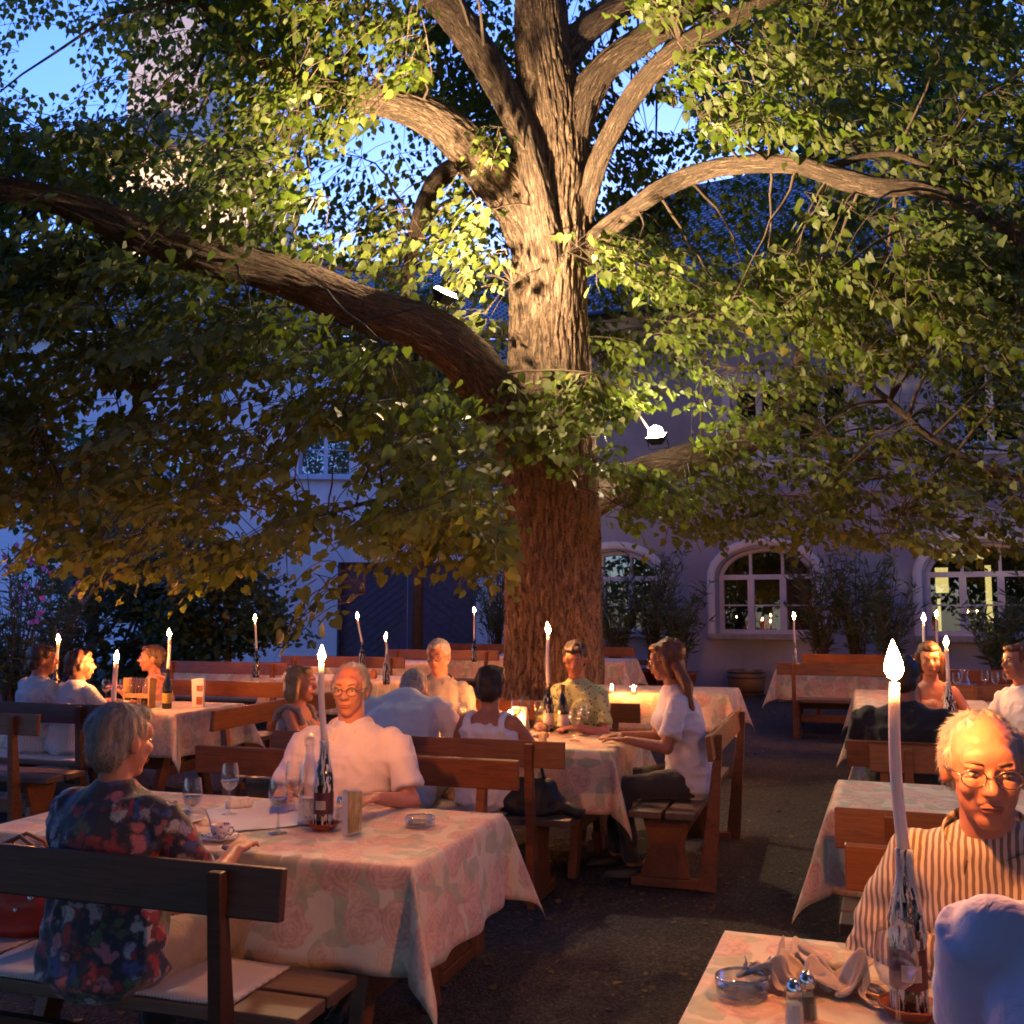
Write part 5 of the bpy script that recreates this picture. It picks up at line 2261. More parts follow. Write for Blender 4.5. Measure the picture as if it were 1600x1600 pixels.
def limb(name, spec, seed, flare=0., seg=.018, step=.05, part=True):
    """spec: (px, py, distance, half width in photo pixels)"""
    pts = [D(a, b, d) for a, b, d, r in spec]
    rad = [r * d / 1600 for a, b, d, r in spec]
    vs, fs, uv, path, rd = limb_mesh(pts, rad, seed, seg, step, flare=flare)
    vs = [Vector(v) - TR0 for v in vs]
    o = MB().add(vs, fs, uv).build(name, M['bark'], tree, smooth=True)
    for k in range(0, len(path), 6):
        LIMBPTS.append((path[k], rd[k]))
    return o


limb('trunk', [(868, 1210, 11, 86), (866, 1150, 11, 80), (865, 1050, 11, 76), (863, 940, 11, 73), (861, 820, 11, 73), (859, 700, 11, 74), (859, 600, 11, 68), (858, 500, 11, 62), (860, 420, 11, 60),
               (866, 340, 11, 58), (870, 270, 11.05, 56), (862, 180, 11.1, 52), (850, 90, 11.15, 46), (845, 0, 11.2, 41), (842, -120, 11.3, 36), (850, -300, 11.5, 28), (870, -520, 11.6, 18)], 1.0, flare=.25, seg=.014, step=.04)
limb('limb', [(862, 470, 10.85, 30), (850, 390, 10.66, 31), (838, 300, 10.62, 25), (822, 225, 10.75, 23), (790, 150, 11.0, 25), (752, 85, 11.2, 27), (715, 30, 11.4, 28), (660, -30, 11.6, 27), (560, -130, 11.8, 22), (450, -260, 12.0, 14)], 2.0)
limb('limb', [(850, 400, 11.0, 45), (805, 310, 11.0, 42), (760, 262, 10.95, 38), (715, 215, 10.9, 33), (665, 180, 10.8, 28), (610, 160, 10.7, 24), (545, 150, 10.5, 20), (470, 130, 10.3, 17), (395, 90, 10.1, 15), (340, 40, 9.9, 13), (290, -30, 9.7, 11)], 3.0)
limb('limb', [(745, 262, 11.1, 16), (705, 262, 11.3, 14), (672, 300, 11.6, 15), (652, 360, 11.9, 13), (638, 430, 12.1, 10), (630, 500, 12.2, 6)], 4.0)
limb('limb', [(872, 300, 11.05, 38), (886, 235, 11.0, 36), (905, 172, 11.0, 30), (942, 110, 11.0, 24), (1000, 64, 10.95, 22), (1066, 22, 10.9, 21), (1125, -18, 10.8, 19), (1230, -90, 10.6, 15), (1380, -190, 10.4, 10)], 5.0)
limb('limb', [(905, 370, 11.0, 20), (919, 310, 10.8, 16), (938, 245, 10.6, 16), (978, 168, 10.4, 17), (1020, 112, 10.2, 17), (1072, 68, 10.0, 17), (1130, 34, 9.9, 16), (1195, 2, 9.8, 15), (1330, -60, 9.5, 14), (1500, -110, 9.2, 9)], 6.0)
limb('limb', [(895, 420, 11.0, 26), (940, 368, 10.8, 19), (985, 330, 10.5, 15), (1040, 292, 10.2, 15), (1110, 265, 9.9, 14.5), (1180, 256, 9.6, 14.5), (1250, 258, 9.3, 14), (1320, 280, 9.1, 17), (1372, 292, 8.9, 16), (1440, 295, 8.7, 12), (1520, 325, 8.4, 12), (1600, 376, 8.1, 13), (1700, 450, 7.8, 10)], 7.0)
limb('limb', [(860, 760, 10.9, 50), (820, 690, 10.8, 50), (785, 640, 10.4, 46), (750, 588, 10.0, 44), (705, 540, 9.6, 39), (640, 505, 9.3, 37), (560, 480, 9.05, 36), (480, 445, 8.8, 33), (400, 417, 8.5, 32), (320, 402, 8.2, 32), (235, 372, 7.9, 28), (150, 335, 7.6, 26), (60, 305, 7.3, 21), (-60, 280, 6.9, 17), (-220, 240, 6.6, 12)], 8.0)
limb('limb', [(890, 800, 11.1, 36), (945, 765, 11.6, 30), (1010, 740, 12.1, 27), (1085, 715, 12.6, 26), (1150, 695, 12.9, 24), (1210, 655, 13.0, 19), (1248, 605, 13.0, 13), (1250, 540, 13.0, 8), (1262, 480, 13.0, 5)], 9.0)
limb('limb', [(1200, 670, 13.0, 14), (1255, 655, 12.8, 11), (1295, 690, 12.6, 10), (1310, 750, 12.5, 8), (1308, 820, 12.4, 5)], 10.0)
limb('limb', [(1230, 635, 13.0, 8), (1320, 590, 12.4, 6), (1380, 620, 11.3, 6), (1450, 680, 11.0, 5), (1560, 740, 10.6, 5), (1680, 760, 10.2, 3)], 11.0)
limb('limb', [(-60, 800, 8.6, 12), (60, 760, 8.9, 10), (140, 720, 9.1, 9), (200, 660, 9.3, 7), (235, 590, 9.5, 5)], 12.0)
limb('limb', [(1290, 262, 9.2, 7), (1380, 240, 9.0, 5), (1450, 260, 8.8, 5), (1530, 300, 8.6, 4), (1640, 360, 8.4, 3)], 13.0)
limb('limb', [(858, 130, 11.15, 24), (890, 80, 11.25, 26), (930, 35, 11.4, 22), (990, 0, 11.6, 20), (1080, -40, 11.9, 16)], 14.0)
limb('limb', [(790, 830, 10.4, 5), (740, 800, 10.1, 4.5), (680, 775, 9.8, 4), (600, 780, 9.4, 3.5), (520, 800, 9.0, 3), (440, 820, 8.7, 2)], 15.0)

# leaves -------------------------------------------------------------
LEAF_V = np.array([(0, .03, 0), (-.26, -.06, .05), (-.47, .18, .02), (-.42, .50, -.02), (-.20, .80, -.06), (0, 1.08, -.16), (.20, .80, -.06), (.42, .50, -.02), (.47, .18, .02), (.26, -.06, .05), (0, .45, -.07)], dtype=np.float32)
LEAF_F = np.array([(10, 0, 1), (10, 1, 2), (10, 2, 3), (10, 3, 4), (10, 4, 5), (10, 5, 6), (10, 6, 7), (10, 7, 8), (10, 8, 9), (10, 9, 0)], dtype=np.int32)
LEAFS_V = np.array([(0, 0, 0), (-.45, .25, .03), (-.22, .78, -.05), (0, 1.05, -.14), (.22, .78, -.05), (.45, .25, .03)], dtype=np.float32)
LEAFS_F = np.array([(0, 5, 1), (1, 5, 2), (2, 5, 4), (2, 4, 3)], dtype=np.int32)
LANCE_V = np.array([(0, 0, 0), (-.085, .35, .0), (0, 1, -.10), (.085, .35, 0)], dtype=np.float32)
LANCE_F = np.array([(0, 3, 1), (1, 3, 2)], dtype=np.int32)


def leaf_object(name, pos, tipdir, nrm, size, m, parent=None, tmpl=(LEAF_V, LEAF_F), org=Vector((0, 0, 0))):
    """one mesh with a leaf at each position"""
    V, F = tmpl
    pos = np.asarray(pos, dtype=np.float32) - np.array(org, dtype=np.float32)
    N = len(pos)
    y = np.asarray(tipdir, dtype=np.float32)
    y /= np.linalg.norm(y, axis=1)[:, None] + 1e-9
    z = np.asarray(nrm, dtype=np.float32)
    z = z - y * (z * y).sum(1)[:, None]
    z /= np.linalg.norm(z, axis=1)[:, None] + 1e-9
    x = np.cross(y, z)
    s = np.asarray(size, dtype=np.float32)[:, None, None]
    curl = rng.uniform(.3, 2.0, N).astype(np.float32)[:, None, None]
    verts = pos[:, None, :] + s * (V[None, :, 0:1] * x[:, None, :] + V[None, :, 1:2] * y[:, None, :] + curl * V[None, :, 2:3] * z[:, None, :])
    nv, nf = len(V), len(F)
    faces = (F[None] + (np.arange(N, dtype=np.int32) * nv)[:, None, None]).reshape(-1, 3)
    me = bpy.data.meshes.new(name)
    me.vertices.add(N * nv)
    me.vertices.foreach_set('co', verts.astype(np.float32).ravel())
    me.loops.add(N * nf * 3)
    me.loops.foreach_set('vertex_index', faces.ravel().astype(np.int32))
    me.polygons.add(N * nf)
    me.polygons.foreach_set('loop_start', np.arange(0, N * nf * 3, 3, dtype=np.int32))
    me.update(calc_edges=True)
    a = me.attributes.new('rnd', 'FLOAT', 'POINT')
    rv = np.repeat(rng.uniform(0, 1, N).astype(np.float32), nv)
    a.data.foreach_set('value', rv)
    me.polygons.foreach_set('use_smooth', np.ones(N * nf, dtype=bool))
    me.materials.append(m)
    o = bpy.data.objects.new(name, me)
    COL.objects.link(o)
    if parent is not None:
        o.parent = parent
    return o


def in_poly(x, y, poly):
    c = False
    j = len(poly) - 1
    for i in range(len(poly)):
        xi, yi = poly[i]
        xj, yj = poly[j]
        if (yi > y) != (yj > y) and x < (xj - xi) * (y - yi) / (yj - yi + 1e-9) + xi:
            c = not c
        j = i
    return c


# openings in the crown where sky, roof or wall shows through: px, py, rx, ry, how empty
GAPS = [(75, 90, 46, 54, .97), (190, 125, 26, 22, .85), (120, 155, 60, 24, .75), (1026, 684, 50, 46, 1.0), (1070, 640, 40, 40, .6), (1040, 182, 52, 24, .97), (985, 130, 16, 34, .9), (590, 248, 20, 22, .75), (1200, 235, 130, 20, .75), (1110, 252, 50, 22, .9),
        (1240, 292, 55, 20, .7), (1570, 100, 45, 30, .75), (508, 726, 46, 44, .99), (1120, 360, 50, 50, .7), (1390, 370, 40, 55, .7), (285, 70, 50, 55, .7), (270, 120, 60, 36, .7), (95, 700, 22, 50, .6),
        (470, 965, 62, 80, .97), (640, 960, 90, 55, .80), (15, 380, 20, 60, .6), (90, 520, 35, 30, .5), (940, 120, 12, 20, .5), (600, 20, 14, 14, .5)]


def gap_at(px, py, k=1.0):
    q = 0.
    for gx, gy, rx, ry, w_ in GAPS:
        e = ((px - gx) / rx) ** 2 + ((py - gy) / ry) ** 2
        if e < 1.6:
            q = max(q, w_ * min(1, (1.6 - e) / .6))
    return q * k


def spray_layer(poly, n, d0, d1, nleaf, size, droop=.5, seed=0, nthr=-.12, nf=110., length=(.35, .7), gapk=1.0, spread=.10, clear=None):
    """twigs of leaves spread through a body of the crown; returns leaf arrays and twig starts"""
    rr_ = random.Random(seed)
    xs_ = [p[0] for p in poly]
    ys_ = [p[1] for p in poly]
    pos, tip, nrm, sz, twigs = [], [], [], [], []
    tries = 0
    k = 0
    while k < n and tries < n * 12:
        tries += 1
        px, py = rr_.uniform(min(xs_), max(xs_)), rr_.uniform(min(ys_), max(ys_))
        if not in_poly(px, py, poly):
            continue
        d = rr_.uniform(d0, d1)
        if noise.noise((px / nf + seed, py / nf, d * .5)) < nthr:
            continue
        if rr_.random() < gap_at(px, py, gapk):
            continue
        if clear is not None and clear(px, py, d):
            continue
        k += 1
        p = D(px, py, d)
        out = Vector((p.x - .45, (p.y - 11) * .8, 0))
        if out.length < .5:
            out = Vector((rr_.uniform(-1, 1), -1, 0))
        out.normalize()
        an = rr_.gauss(0, .8)
        out = Vector((out.x * math.cos(an) - out.y * math.sin(an), out.x * math.sin(an) + out.y * math.cos(an), 0))
        L = rr_.uniform(*length)
        dr = droop * rr_.uniform(.5, 1.4)
        pts = []
        for q in range(6):
            f = q / 5 - .5
            pts.append(p + out * (f * L) + Vector((0, 0, -dr * L * (f + .5) ** 2 * .8 + .1 * L)))
        twigs.append(pts)
        side = Vector((-out.y, out.x, 0))
        for q in range(nleaf):
            f = (q + rr_.random()) / nleaf
            i = min(4, int(f * 5))
            c = pts[i].lerp(pts[i + 1], f * 5 - i)
            s = 1 if q % 2 else -1
            o2 = side * s * rr_.uniform(.02, spread) + Vector((rr_.gauss(0, .02), rr_.gauss(0, .02), rr_.uniform(-.07, .01)))
            pos.append(c + o2)
            tip.append(side * s * rr_.uniform(.3, 1.) + out * rr_.uniform(.1, .9) + Vector((0, 0, -rr_.uniform(.2, 1.3))))
            nrm.append((rr_.gauss(0, .45) + out.x * .35, rr_.gauss(0, .45) + out.y * .35, .75))
            sz.append(size * rr_.uniform(.55, 1.25))
    return pos, tip, nrm, sz, twigs


def off_trunk(px, py, d):
    """keeps nearer sprays from covering the lit trunk and main forks"""
    if d > 10.6:
        return False
    if 785 < px < 935 and 330 < py < 1200:
        return True
    if 800 < px < 905 and -50 < py < 340:
        return True
    if 905 <= px < 1180 and (abs(py - np.interp(px, [905, 942, 1000, 1066, 1125], [172, 110, 64, 22, -18])) < 26 or abs(py - np.interp(px, [919, 938, 978, 1020, 1072, 1130, 1195], [310, 245, 168, 112, 68, 34, 2])) < 22):
        return True
    if 560 < px < 800 and abs(py - (160 + max(0, px - 600) * .55)) < 38:
        return True
    if 640 < px < 860 and abs(py - (300 - (840 - px) * 1.7)) < 40:
        return True
    if 930 < px < 1380 and abs(py - (250 + ((px - 1210) / 270) ** 2 * 105)) < 26:
        return True
    if 380 < px < 800 and abs(py - np.interp(px, [380, 480, 560, 640, 700, 750, 800], [412, 445, 480, 505, 540, 590, 660])) < 42:
        return True
    return False


layers = []
# dim canopy hanging low on the left, close to the camera
PL = [(-260, 120), (0, 170), (200, 175), (330, 215), (430, 250), (520, 330), (560, 400), (440, 430), (560, 500), (700, 575), (765, 660), (780, 790), (790, 850), (700, 830), (600, 810), (540, 840), (470, 850), (420, 840),
      (370, 890), (300, 905), (180, 900), (90, 860), (0, 820), (-260, 840)]
layers.append(spray_layer(PL, 1000, 6.8, 9.6, 17, .082, .6, 11, -.16, 70, clear=off_trunk))
PL2 = [(-260, 250), (350, 260), (420, 440), (640, 560), (740, 640), (740, 740), (420, 760), (300, 840), (-260, 820)]
layers.append(spray_layer(PL2, 260, 9.5, 12.5, 15, .095, .5, 12, -.1, 70))
# hanging tips over the pale wall
layers.append(spray_layer([(470, 880), (530, 880), (520, 950), (485, 950)], 7, 7.0, 7.5, 7, .10, .9, 13, -1, gapk=0))
layers.append(spray_layer([(560, 780), (780, 800), (800, 870), (790, 900), (740, 850), (620, 860)], 60, 8.0, 9.5, 15, .095, .7, 14, -1, gapk=.3))
# in front of the trunk
layers.append(spray_layer([(770, 560), (900, 560), (960, 640), (1060, 720), (1060, 800), (920, 720), (780, 740), (760, 640)], 62, 9.4, 10.3, 13, .095, .4, 15, -1))
layers.append(spray_layer([(960, 700), (1060, 720), (1080, 820), (970, 860)], 16, 9.6, 10.6, 10, .095, .6, 16, -1))
layers.append(spray_layer([(840, 330), (920, 350), (960, 420), (900, 430)], 5, 9.6, 9.9, 7, .12, .7, 17, -1, gapk=0))
# lit by the floodlight on the big limb
layers.append(spray_layer([(670, 290), (780, 300), (800, 380), (770, 500), (700, 500), (700, 400)], 30, 10.0, 10.6, 13, .10, .8, 18, -1))
layers.append(spray_layer([(735, 180), (790, 190), (790, 260), (740, 255)], 6, 10.0, 10.3, 11, .085, .9, 19, -1))
layers.append(spray_layer([(545, 300), (640, 310), (650, 440), (560, 430)], 24, 10.0, 11.2, 13, .10, .8, 20, -1))
# top, lit from below
layers.append(spray_layer([(190, -260), (690, -260), (660, 60), (640, 150), (500, 230), (440, 290), (340, 230), (250, 150), (200, 60)], 520, 8.8, 11.3, 15, .088, .7, 21, -.22, 90, clear=off_trunk))
layers.append(spray_layer([(960, -260), (1860, -260), (1860, 520), (1560, 500), (1420, 400), (1330, 300), (1250, 250), (1130, 215), (1060, 150), (1000, 60)], 900, 7.8, 11.0, 16, .088, .7, 22, -.22, 100, clear=off_trunk))
layers.append(spray_layer([(1260, 300), (1700, 320), (1700, 560), (1480, 520), (1330, 430)], 150, 7.6, 9.6, 15, .085, .8, 23, -.1, 80, clear=off_trunk))
# layered sprays on the right
layers.append(spray_layer([(940, 350), (1000, 370), (1120, 390), (1130, 470), (1020, 460), (930, 430)], 46, 9.6, 11.2, 14, .085, .5, 24, -1))
layers.append(spray_layer([(1120, 420), (1250, 385), (1400, 420), (1500, 560), (1480, 590), (1330, 560), (1230, 520), (1150, 490)], 110, 9.0, 10.4, 15, .085, .5, 25, -.4))
layers.append(spray_layer([(925, 510), (1000, 540), (1035, 600), (1020, 650), (950, 620)], 22, 11.3, 12.0, 15, .090, .4, 26, -1))
# darker sprays before the right wall
PR = [(930, 440), (1860, 460), (1860, 880), (1460, 870), (1400, 850), (1230, 850), (1090, 840), (960, 790)]
layers.append(spray_layer(PR, 620, 10.2, 13.6, 15, .080, .35, 27, -.10, 75, length=(.4, .8)))
layers.append(spray_layer([(960, 740), (1860, 700), (1860, 860), (1500, 870), (1240, 830), (1000, 800)], 170, 10.5, 12.5, 15, .078, .3, 28, -.05, 70))
# far side of the crown, above and behind
PB = [(-300, -420), (1900, -420), (1900, 420), (1500, 430), (1060, 420), (960, 520), (760, 560), (640, 640), (400, 560), (-300, 620)]
layers.append(spray_layer(PB, 2600, 12.0, 15.5, 14, .085, .5, 29, -.10, 90, length=(.5, 1.1), spread=.18))
layers.append(spray_layer([(640, -100), (820, -100), (800, 260), (720, 200), (640, 160)], 130, 11.6, 13.5, 14, .085, .5, 30, -.2, 90))
layers.append(spray_layer([(560, 560), (800, 600), (780, 860), (600, 760), (440, 760), (540, 640)], 120, 11.6, 13.6, 14, .082, .5, 31, -.05, 60))
# crown overhead, out of the picture
layers.append(spray_layer([(-300, -900), (1900, -900), (1900, -260), (-300, -260)], 900, 6.0, 12.5, 12, .13, .4, 32, -.4, 200, length=(.6, 1.2), spread=.25, gapk=0))
# unseen leaves added over the tables and behind the camera to block sky light
ov = ([], [], [], [], [])
ro = random.Random(99)
for k in range(4300):
    x, y = ro.uniform(-11, 11), ro.uniform(-9, 8.5)
    zlo = HC + max(.9, max(0, y) * .72 + .9 + .35 * abs(x) * 0)
    zz = zlo + 1.4 + ro.random() ** 1.3 * 3.0
    if y < .5:
        zz = 2.6 + .02 * (y + 9) + ro.random() * 3.5
    for q in range(14):
        ov[0].append((x + ro.gauss(0, .35), y + ro.gauss(0, .35), zz + ro.gauss(0, .12)))
        ov[1].append((ro.gauss(0, 1), ro.gauss(0, 1), -ro.uniform(.1, .8)))
        ov[2].append((ro.gauss(0, .4), ro.gauss(0, .4), .9))
        ov[3].append(ro.uniform(.13, .24))
for k in range(1500):  # unseen leaf curtain added round the sides and rear, holding back ambient light
    if ro.random() < .55:
        x, y = ro.choice((-1, 1)) * ro.uniform(8.5, 11.5), ro.uniform(-9, 7)
    else:
        x, y = ro.uniform(-11, 11), ro.uniform(-9.5, -6.5)
    zz = ro.uniform(1.6, 4.8)
    for q in range(12):
        ov[0].append((x + ro.gauss(0, .35), y + ro.gauss(0, .35), zz + ro.gauss(0, .2)))
        ov[1].append((ro.gauss(0, 1), ro.gauss(0, 1), -ro.uniform(.4, 1.5)))
        ov[2].append((ro.gauss(0, 1), ro.gauss(0, 1), .3))
        ov[3].append(ro.uniform(.13, .24))
layers.append(ov)
layers.append(spray_layer([(950, 270), (1860, 300), (1860, 470), (1500, 480), (940, 480)], 300, 11.5, 14, 14, .085, .5, 33, -.12, 70))
layers.append(spray_layer([(925, 140), (1110, 140), (1110, 400), (925, 400)], 75, 11.6, 13, 14, .085, .5, 34, -.3, 70))

def keep_leaf(p, rnd):
    x, y, z = p[0], p[1], p[2] - HC
    dp = y * CP + z * SP
    if dp < .5:
        return True
    px, py = 800 + 1600 * x / dp, 800 - 1600 * (z * CP - y * SP) / dp
    if not (-100 < px < 1700 and -100 < py < 1100):
        return True
    for gx, gy, rx, ry, w_ in GAPS:
        if w_ > .9 and ((px - gx) / rx) ** 2 + ((py - gy) / ry) ** 2 < 1 and rnd < w_:
            if not (y < 7.6 and gx == 470):
                return False
    # leaves stay off the near side of the big low limb
    if px < 780 and rnd < .80:
        ly = np.interp(px, [-60, 60, 150, 235, 320, 400, 480, 560, 640, 705, 750, 785], [280, 305, 335, 372, 398, 415, 445, 480, 505, 540, 588, 640])
        if abs(py - ly) < 33 and y < 6.9 + (px + 60) / 845 * 3.0:
            return False
    if 1320 < px < 1640 and y < 8.9 and rnd < .85:
        if abs(py - np.interp(px, [1320, 1372, 1440, 1520, 1600, 1640], [280, 292, 295, 325, 376, 405])) < 15:
            return False
    if y < 10.6 and 790 < px < 925 and -20 < py < 560 and rnd < .75:
        return False
    return True


pos, tipd, nrm, sz = [], [], [], []
rk = random.Random(31)
for L_ in layers:
    for a_, b_, c_, d_ in zip(*L_[:4]):
        if keep_leaf(a_, rk.random()):
            pos.append(a_)
            tipd.append(b_)
            nrm.append(c_)
            sz.append(d_)
leaf_object('crown', pos, tipd, nrm, sz, M['leaf'], tree, org=TR0)
print('LEAVES', len(pos))

# branches and twigs that carry them
LP = np.array([tuple(p) for p, r in LIMBPTS])
LR_ = np.array([r for p, r in LIMBPTS])
rb = random.Random(5)
brm = MB()
twm = MB()
for pos_, tip_, nrm_, sz_, twigs in layers:
    if not twigs:
        continue
    starts = np.array([tuple(t_[0]) for t_ in twigs])
    nn = max(1, len(twigs) // 14)
    nodes = starts[rb.sample(range(len(twigs)), nn)]
    for nd in nodes:
        dd = np.linalg.norm(LP - nd, axis=1)
        j = int(np.argmin(dd + rb.uniform(0, .3)))
        A = Vector(LP[j])
        B = Vector(nd)
        L = (B - A).length
        if L < .2 or L > 3.2:
            continue
        mid = (A + B) / 2 + Vector((rb.gauss(0, .12), rb.gauss(0, .12), .12 + rb.random() * .14)) * L
        pth = []
        for q in range(9):
            f = q / 8
            v = A * (1 - f) ** 2 + mid * 2 * f * (1 - f) + B * f * f
            pth.append(v + Vector((noise.noise((f * 5, j, 0)), noise.noise((f * 5, j, 7)), 0)) * .06 * L * f * (1 - f) * 4 - TR0)
        if any((q_ + TR0 - lp_).length < .7 for q_ in pth for lp_ in (D(1026, 684, 11.4), D(694, 462, 9.15))):
            continue
        r0 = min(.035, .010 + .007 * L, LR_[j] * .6)
        brm.tube(pth, [r0 * (1 - .75 * q / 8) for q in range(9)], n=6)
    for tw in twigs:
        if not (keep_leaf(tw[0], .0) and keep_leaf(tw[2], .0) and keep_leaf(tw[5], .0)):
            continue
        s0 = Vector(tw[0])
        dd = np.linalg.norm(nodes - np.array(tw[0]), axis=1)
        B = Vector(nodes[int(np.argmin(dd))])
        L = (B - s0).length
        pts = [q - TR0 for q in tw]
        if .05 < L < .8:
            pts = [B - TR0, (B + s0) / 2 + Vector((0, 0, .07 * L)) - TR0] + pts
        twm.tube(pts, [.0045] * (len(pts) - 1) + [.0015], n=3)
brm.build('branch', M['twig'], tree, smooth=True)
twm.build('twigs', M['twig'], tree)


# floodlights in the tree
def floodlight(label, p, aim, w=.20, h=.14, mk='lamp', dome=0):
    t = thing('floodlight', label, 'lamp', p, 0, 'floodlights in the linden')
    q = Vector(aim).normalized().to_track_quat('Z', 'Y')
    mt = q.to_matrix()
    m = MB()
    a = [(-w / 2, -h / 2), (w / 2, -h / 2), (w / 2, h / 2), (-w / 2, h / 2)]
    outer = [mt @ Vector((x * 1.15, y * 1.15, .03)) for x, y in a]
    back = [mt @ Vector((x * .6, y * .6, -.07)) for x, y in a]
    inner = [mt @ Vector((x, y, .03)) for x, y in a]
    deep = [mt @ Vector((x * .9, y * .9, .012)) for x, y in a]
    vs = outer + back + inner + deep
    fs = [(7, 6, 5, 4)]
    for i in range(4):
        j = (i + 1) % 4
        fs += [(i, 4 + i, 4 + j, j), (i, j, 8 + j, 8 + i), (8 + i, 8 + j, 12 + j, 12 + i)]
    m.add(vs, fs)
    m.build('housing', M['black_metal'], t)
    rim = [mt @ Vector((x * .88, y * .88, .013)) for x, y in a]
    lens = [mt @ Vector((x * .80, y * .80, .054)) for x, y in a]
    if dome:
        lens = [mt @ Vector((x * .4, y * .4, .014)) for x, y in a]
    MB().add(rim + lens, [(4, 5, 6, 7)] + [(i, (i + 1) % 4, 4 + (i + 1) % 4, 4 + i) for i in range(4)]).build('lamp_panel', M[mk], t)
    if dome:
        MB().ball(mt @ Vector((0, 0, .055)), dome, 20, 12).build('lamp_globe', M[mk], t, smooth=True)
    br = MB()
    br.tube([mt @ Vector((-w * .6, 0, -.02)), mt @ Vector((-w * .6, 0, -.13)), mt @ Vector((w * .6, 0, -.13)), mt @ Vector((w * .6, 0, -.02))], .008, n=6)
    br.build('bracket', M['black_metal'], t)
    return t


floodlight('floodlight on the big low limb, beside the brightly lit leaves', D(694, 462, 9.15), (.42, -.29, .80))
floodlight('starry bright floodlight on a thin arm beside the trunk', D(1026, 684, 11.4), (-.25, -.38, .85), mk='lamp_b', dome=.085)
m = MB()
a, b_ = D(1026, 690, 11.45), D(975, 618, 11.6)
m.tube([a, (a + b_) / 2 + Vector((0, 0, .02)), b_, D(940, 600, 11.3)], .012, n=8)
tag(m.build('lamp_arm', M['twig'], smooth=True), 'thin arm holding the starry floodlight off the trunk', 'bracket')
m = MB()
cable = [D(690, 470, 9.17), D(660, 478, 9.1), D(600, 495, 8.95), D(545, 505, 8.8), D(440, 525, 8.9), D(330, 505, 8.5), D(200, 490, 8.0), D(60, 455, 7.5), D(-60, 430, 7.2)]
cp, cr = smooth_path(cable, [.006] * len(cable), .15)
m.tube(cp, .006, n=5)
tag(m.build('cable', M['black_metal'], smooth=True), 'thin cable sagging below the big limb from its floodlight', 'cable')


# ------------------------------------------------------------------ background trees and plants
def leafy(name, label, cat, base, crown, n, size, m, stems, group=None, tm=(LEAFS_V, LEAFS_F), holes_=.0, seed=0, up=.6, trunk_r=.06):
    """crown: list of (centre, radii); leaves gather in clumps"""
    rr_ = random.Random(seed)
    t = thing(name, label, cat, base, 0, group)
    base = Vector(base)
    clumps = []
    for c, r in crown:
        for k in range(int(26 * r[0] * r[2]) + 8):
            while True:
                q = Vector((rr_.uniform(-1, 1), rr_.uniform(-1, 1), rr_.uniform(-1, 1)))
                if q.length < 1:
                    break
            clumps.append(Vector(c) + Vector((q.x * r[0], q.y * r[1], q.z * r[2])))
    pos, tip, nr, sz = [], [], [], []
    for k in range(n):
        c = rr_.choice(clumps)
        q = Vector((rr_.gauss(0, .24), rr_.gauss(0, .24), rr_.gauss(0, .13)))
        pos.append(c + q)
        tip.append((rr_.gauss(0, 1), rr_.gauss(0, 1), rr_.uniform(-1.2, .3) if up < 1 else rr_.uniform(-.2, 1.5)))
        nr.append((rr_.gauss(0, .6), rr_.gauss(0, .6) - .3, .8))
        sz.append(size * rr_.uniform(.6, 1.3))
    leaf_object('crown', pos, tip, nr, sz, m, t, tm, base)
    w = MB()
    top = Vector(crown[0][0]) - base
    w.tube([Vector((0, 0, -.1)), Vector((.02, 0, top.z * .5)), top], [trunk_r, trunk_r * .8, trunk_r * .5], n=9)
    for k in range(stems):
        c = rr_.choice(clumps) - base
        s0 = Vector((0, 0, top.z * rr_.uniform(.4, .9)))
        w.tube([s0, (s0 + c) / 2 + Vector((0, 0, .1)), c], [trunk_r * .4, trunk_r * .3, trunk_r * .1], n=5)
    w.build('trunk', M['twig'], t, smooth=True)
    return t


b0 = D(356, 1030, 15.5)
leafy('small_tree', 'slim young tree in front of the pale wall, its leaves a dark fan', 'tree', (b0.x, b0.y, gz(15.5)),
      [(D(350, 930, 15.5), (.95, .6, .75)), (D(420, 975, 15.4), (.30, .3, .25)), (D(290, 985, 15.5), (.5, .4, .4))], 4200, .10, M['leaf_bg'], 24, seed=3, trunk_r=.05)
for k, (px, py, d, r, lab) in enumerate(((235, 900, 17, (1.6, 1.2, 1.5), 'dark round tree behind the cruet table, beside the slim young tree'), (150, 800, 19.5, (1.7, 1.2, 1.8), 'taller dark tree behind the pair in pale blue'),
                                         (655, 600, 19.5, (1.5, 1.2, 1.9), 'dark tree rising before the gate house, over the gate'), (1330, 120, 24, (4.2, 2.5, 3.0), 'dark tree crown rising above the tiled roof'))):
    c = D(px, py, d)
    ext = [(c, r)]
    if k == 0:
        ext.append((c - Vector((-.2, 0, 1.5)), (1.2, .8, .8)))
    leafy('broadleaf_tree', lab, 'tree', (c.x, c.y, gz(d)), ext, (5000, 3500, 6000, 16000)[k], .13 if k < 3 else .17, M['leaf_bg'], 30, 'dark trees at the edge of the yard', seed=10 + k, trunk_r=.12)


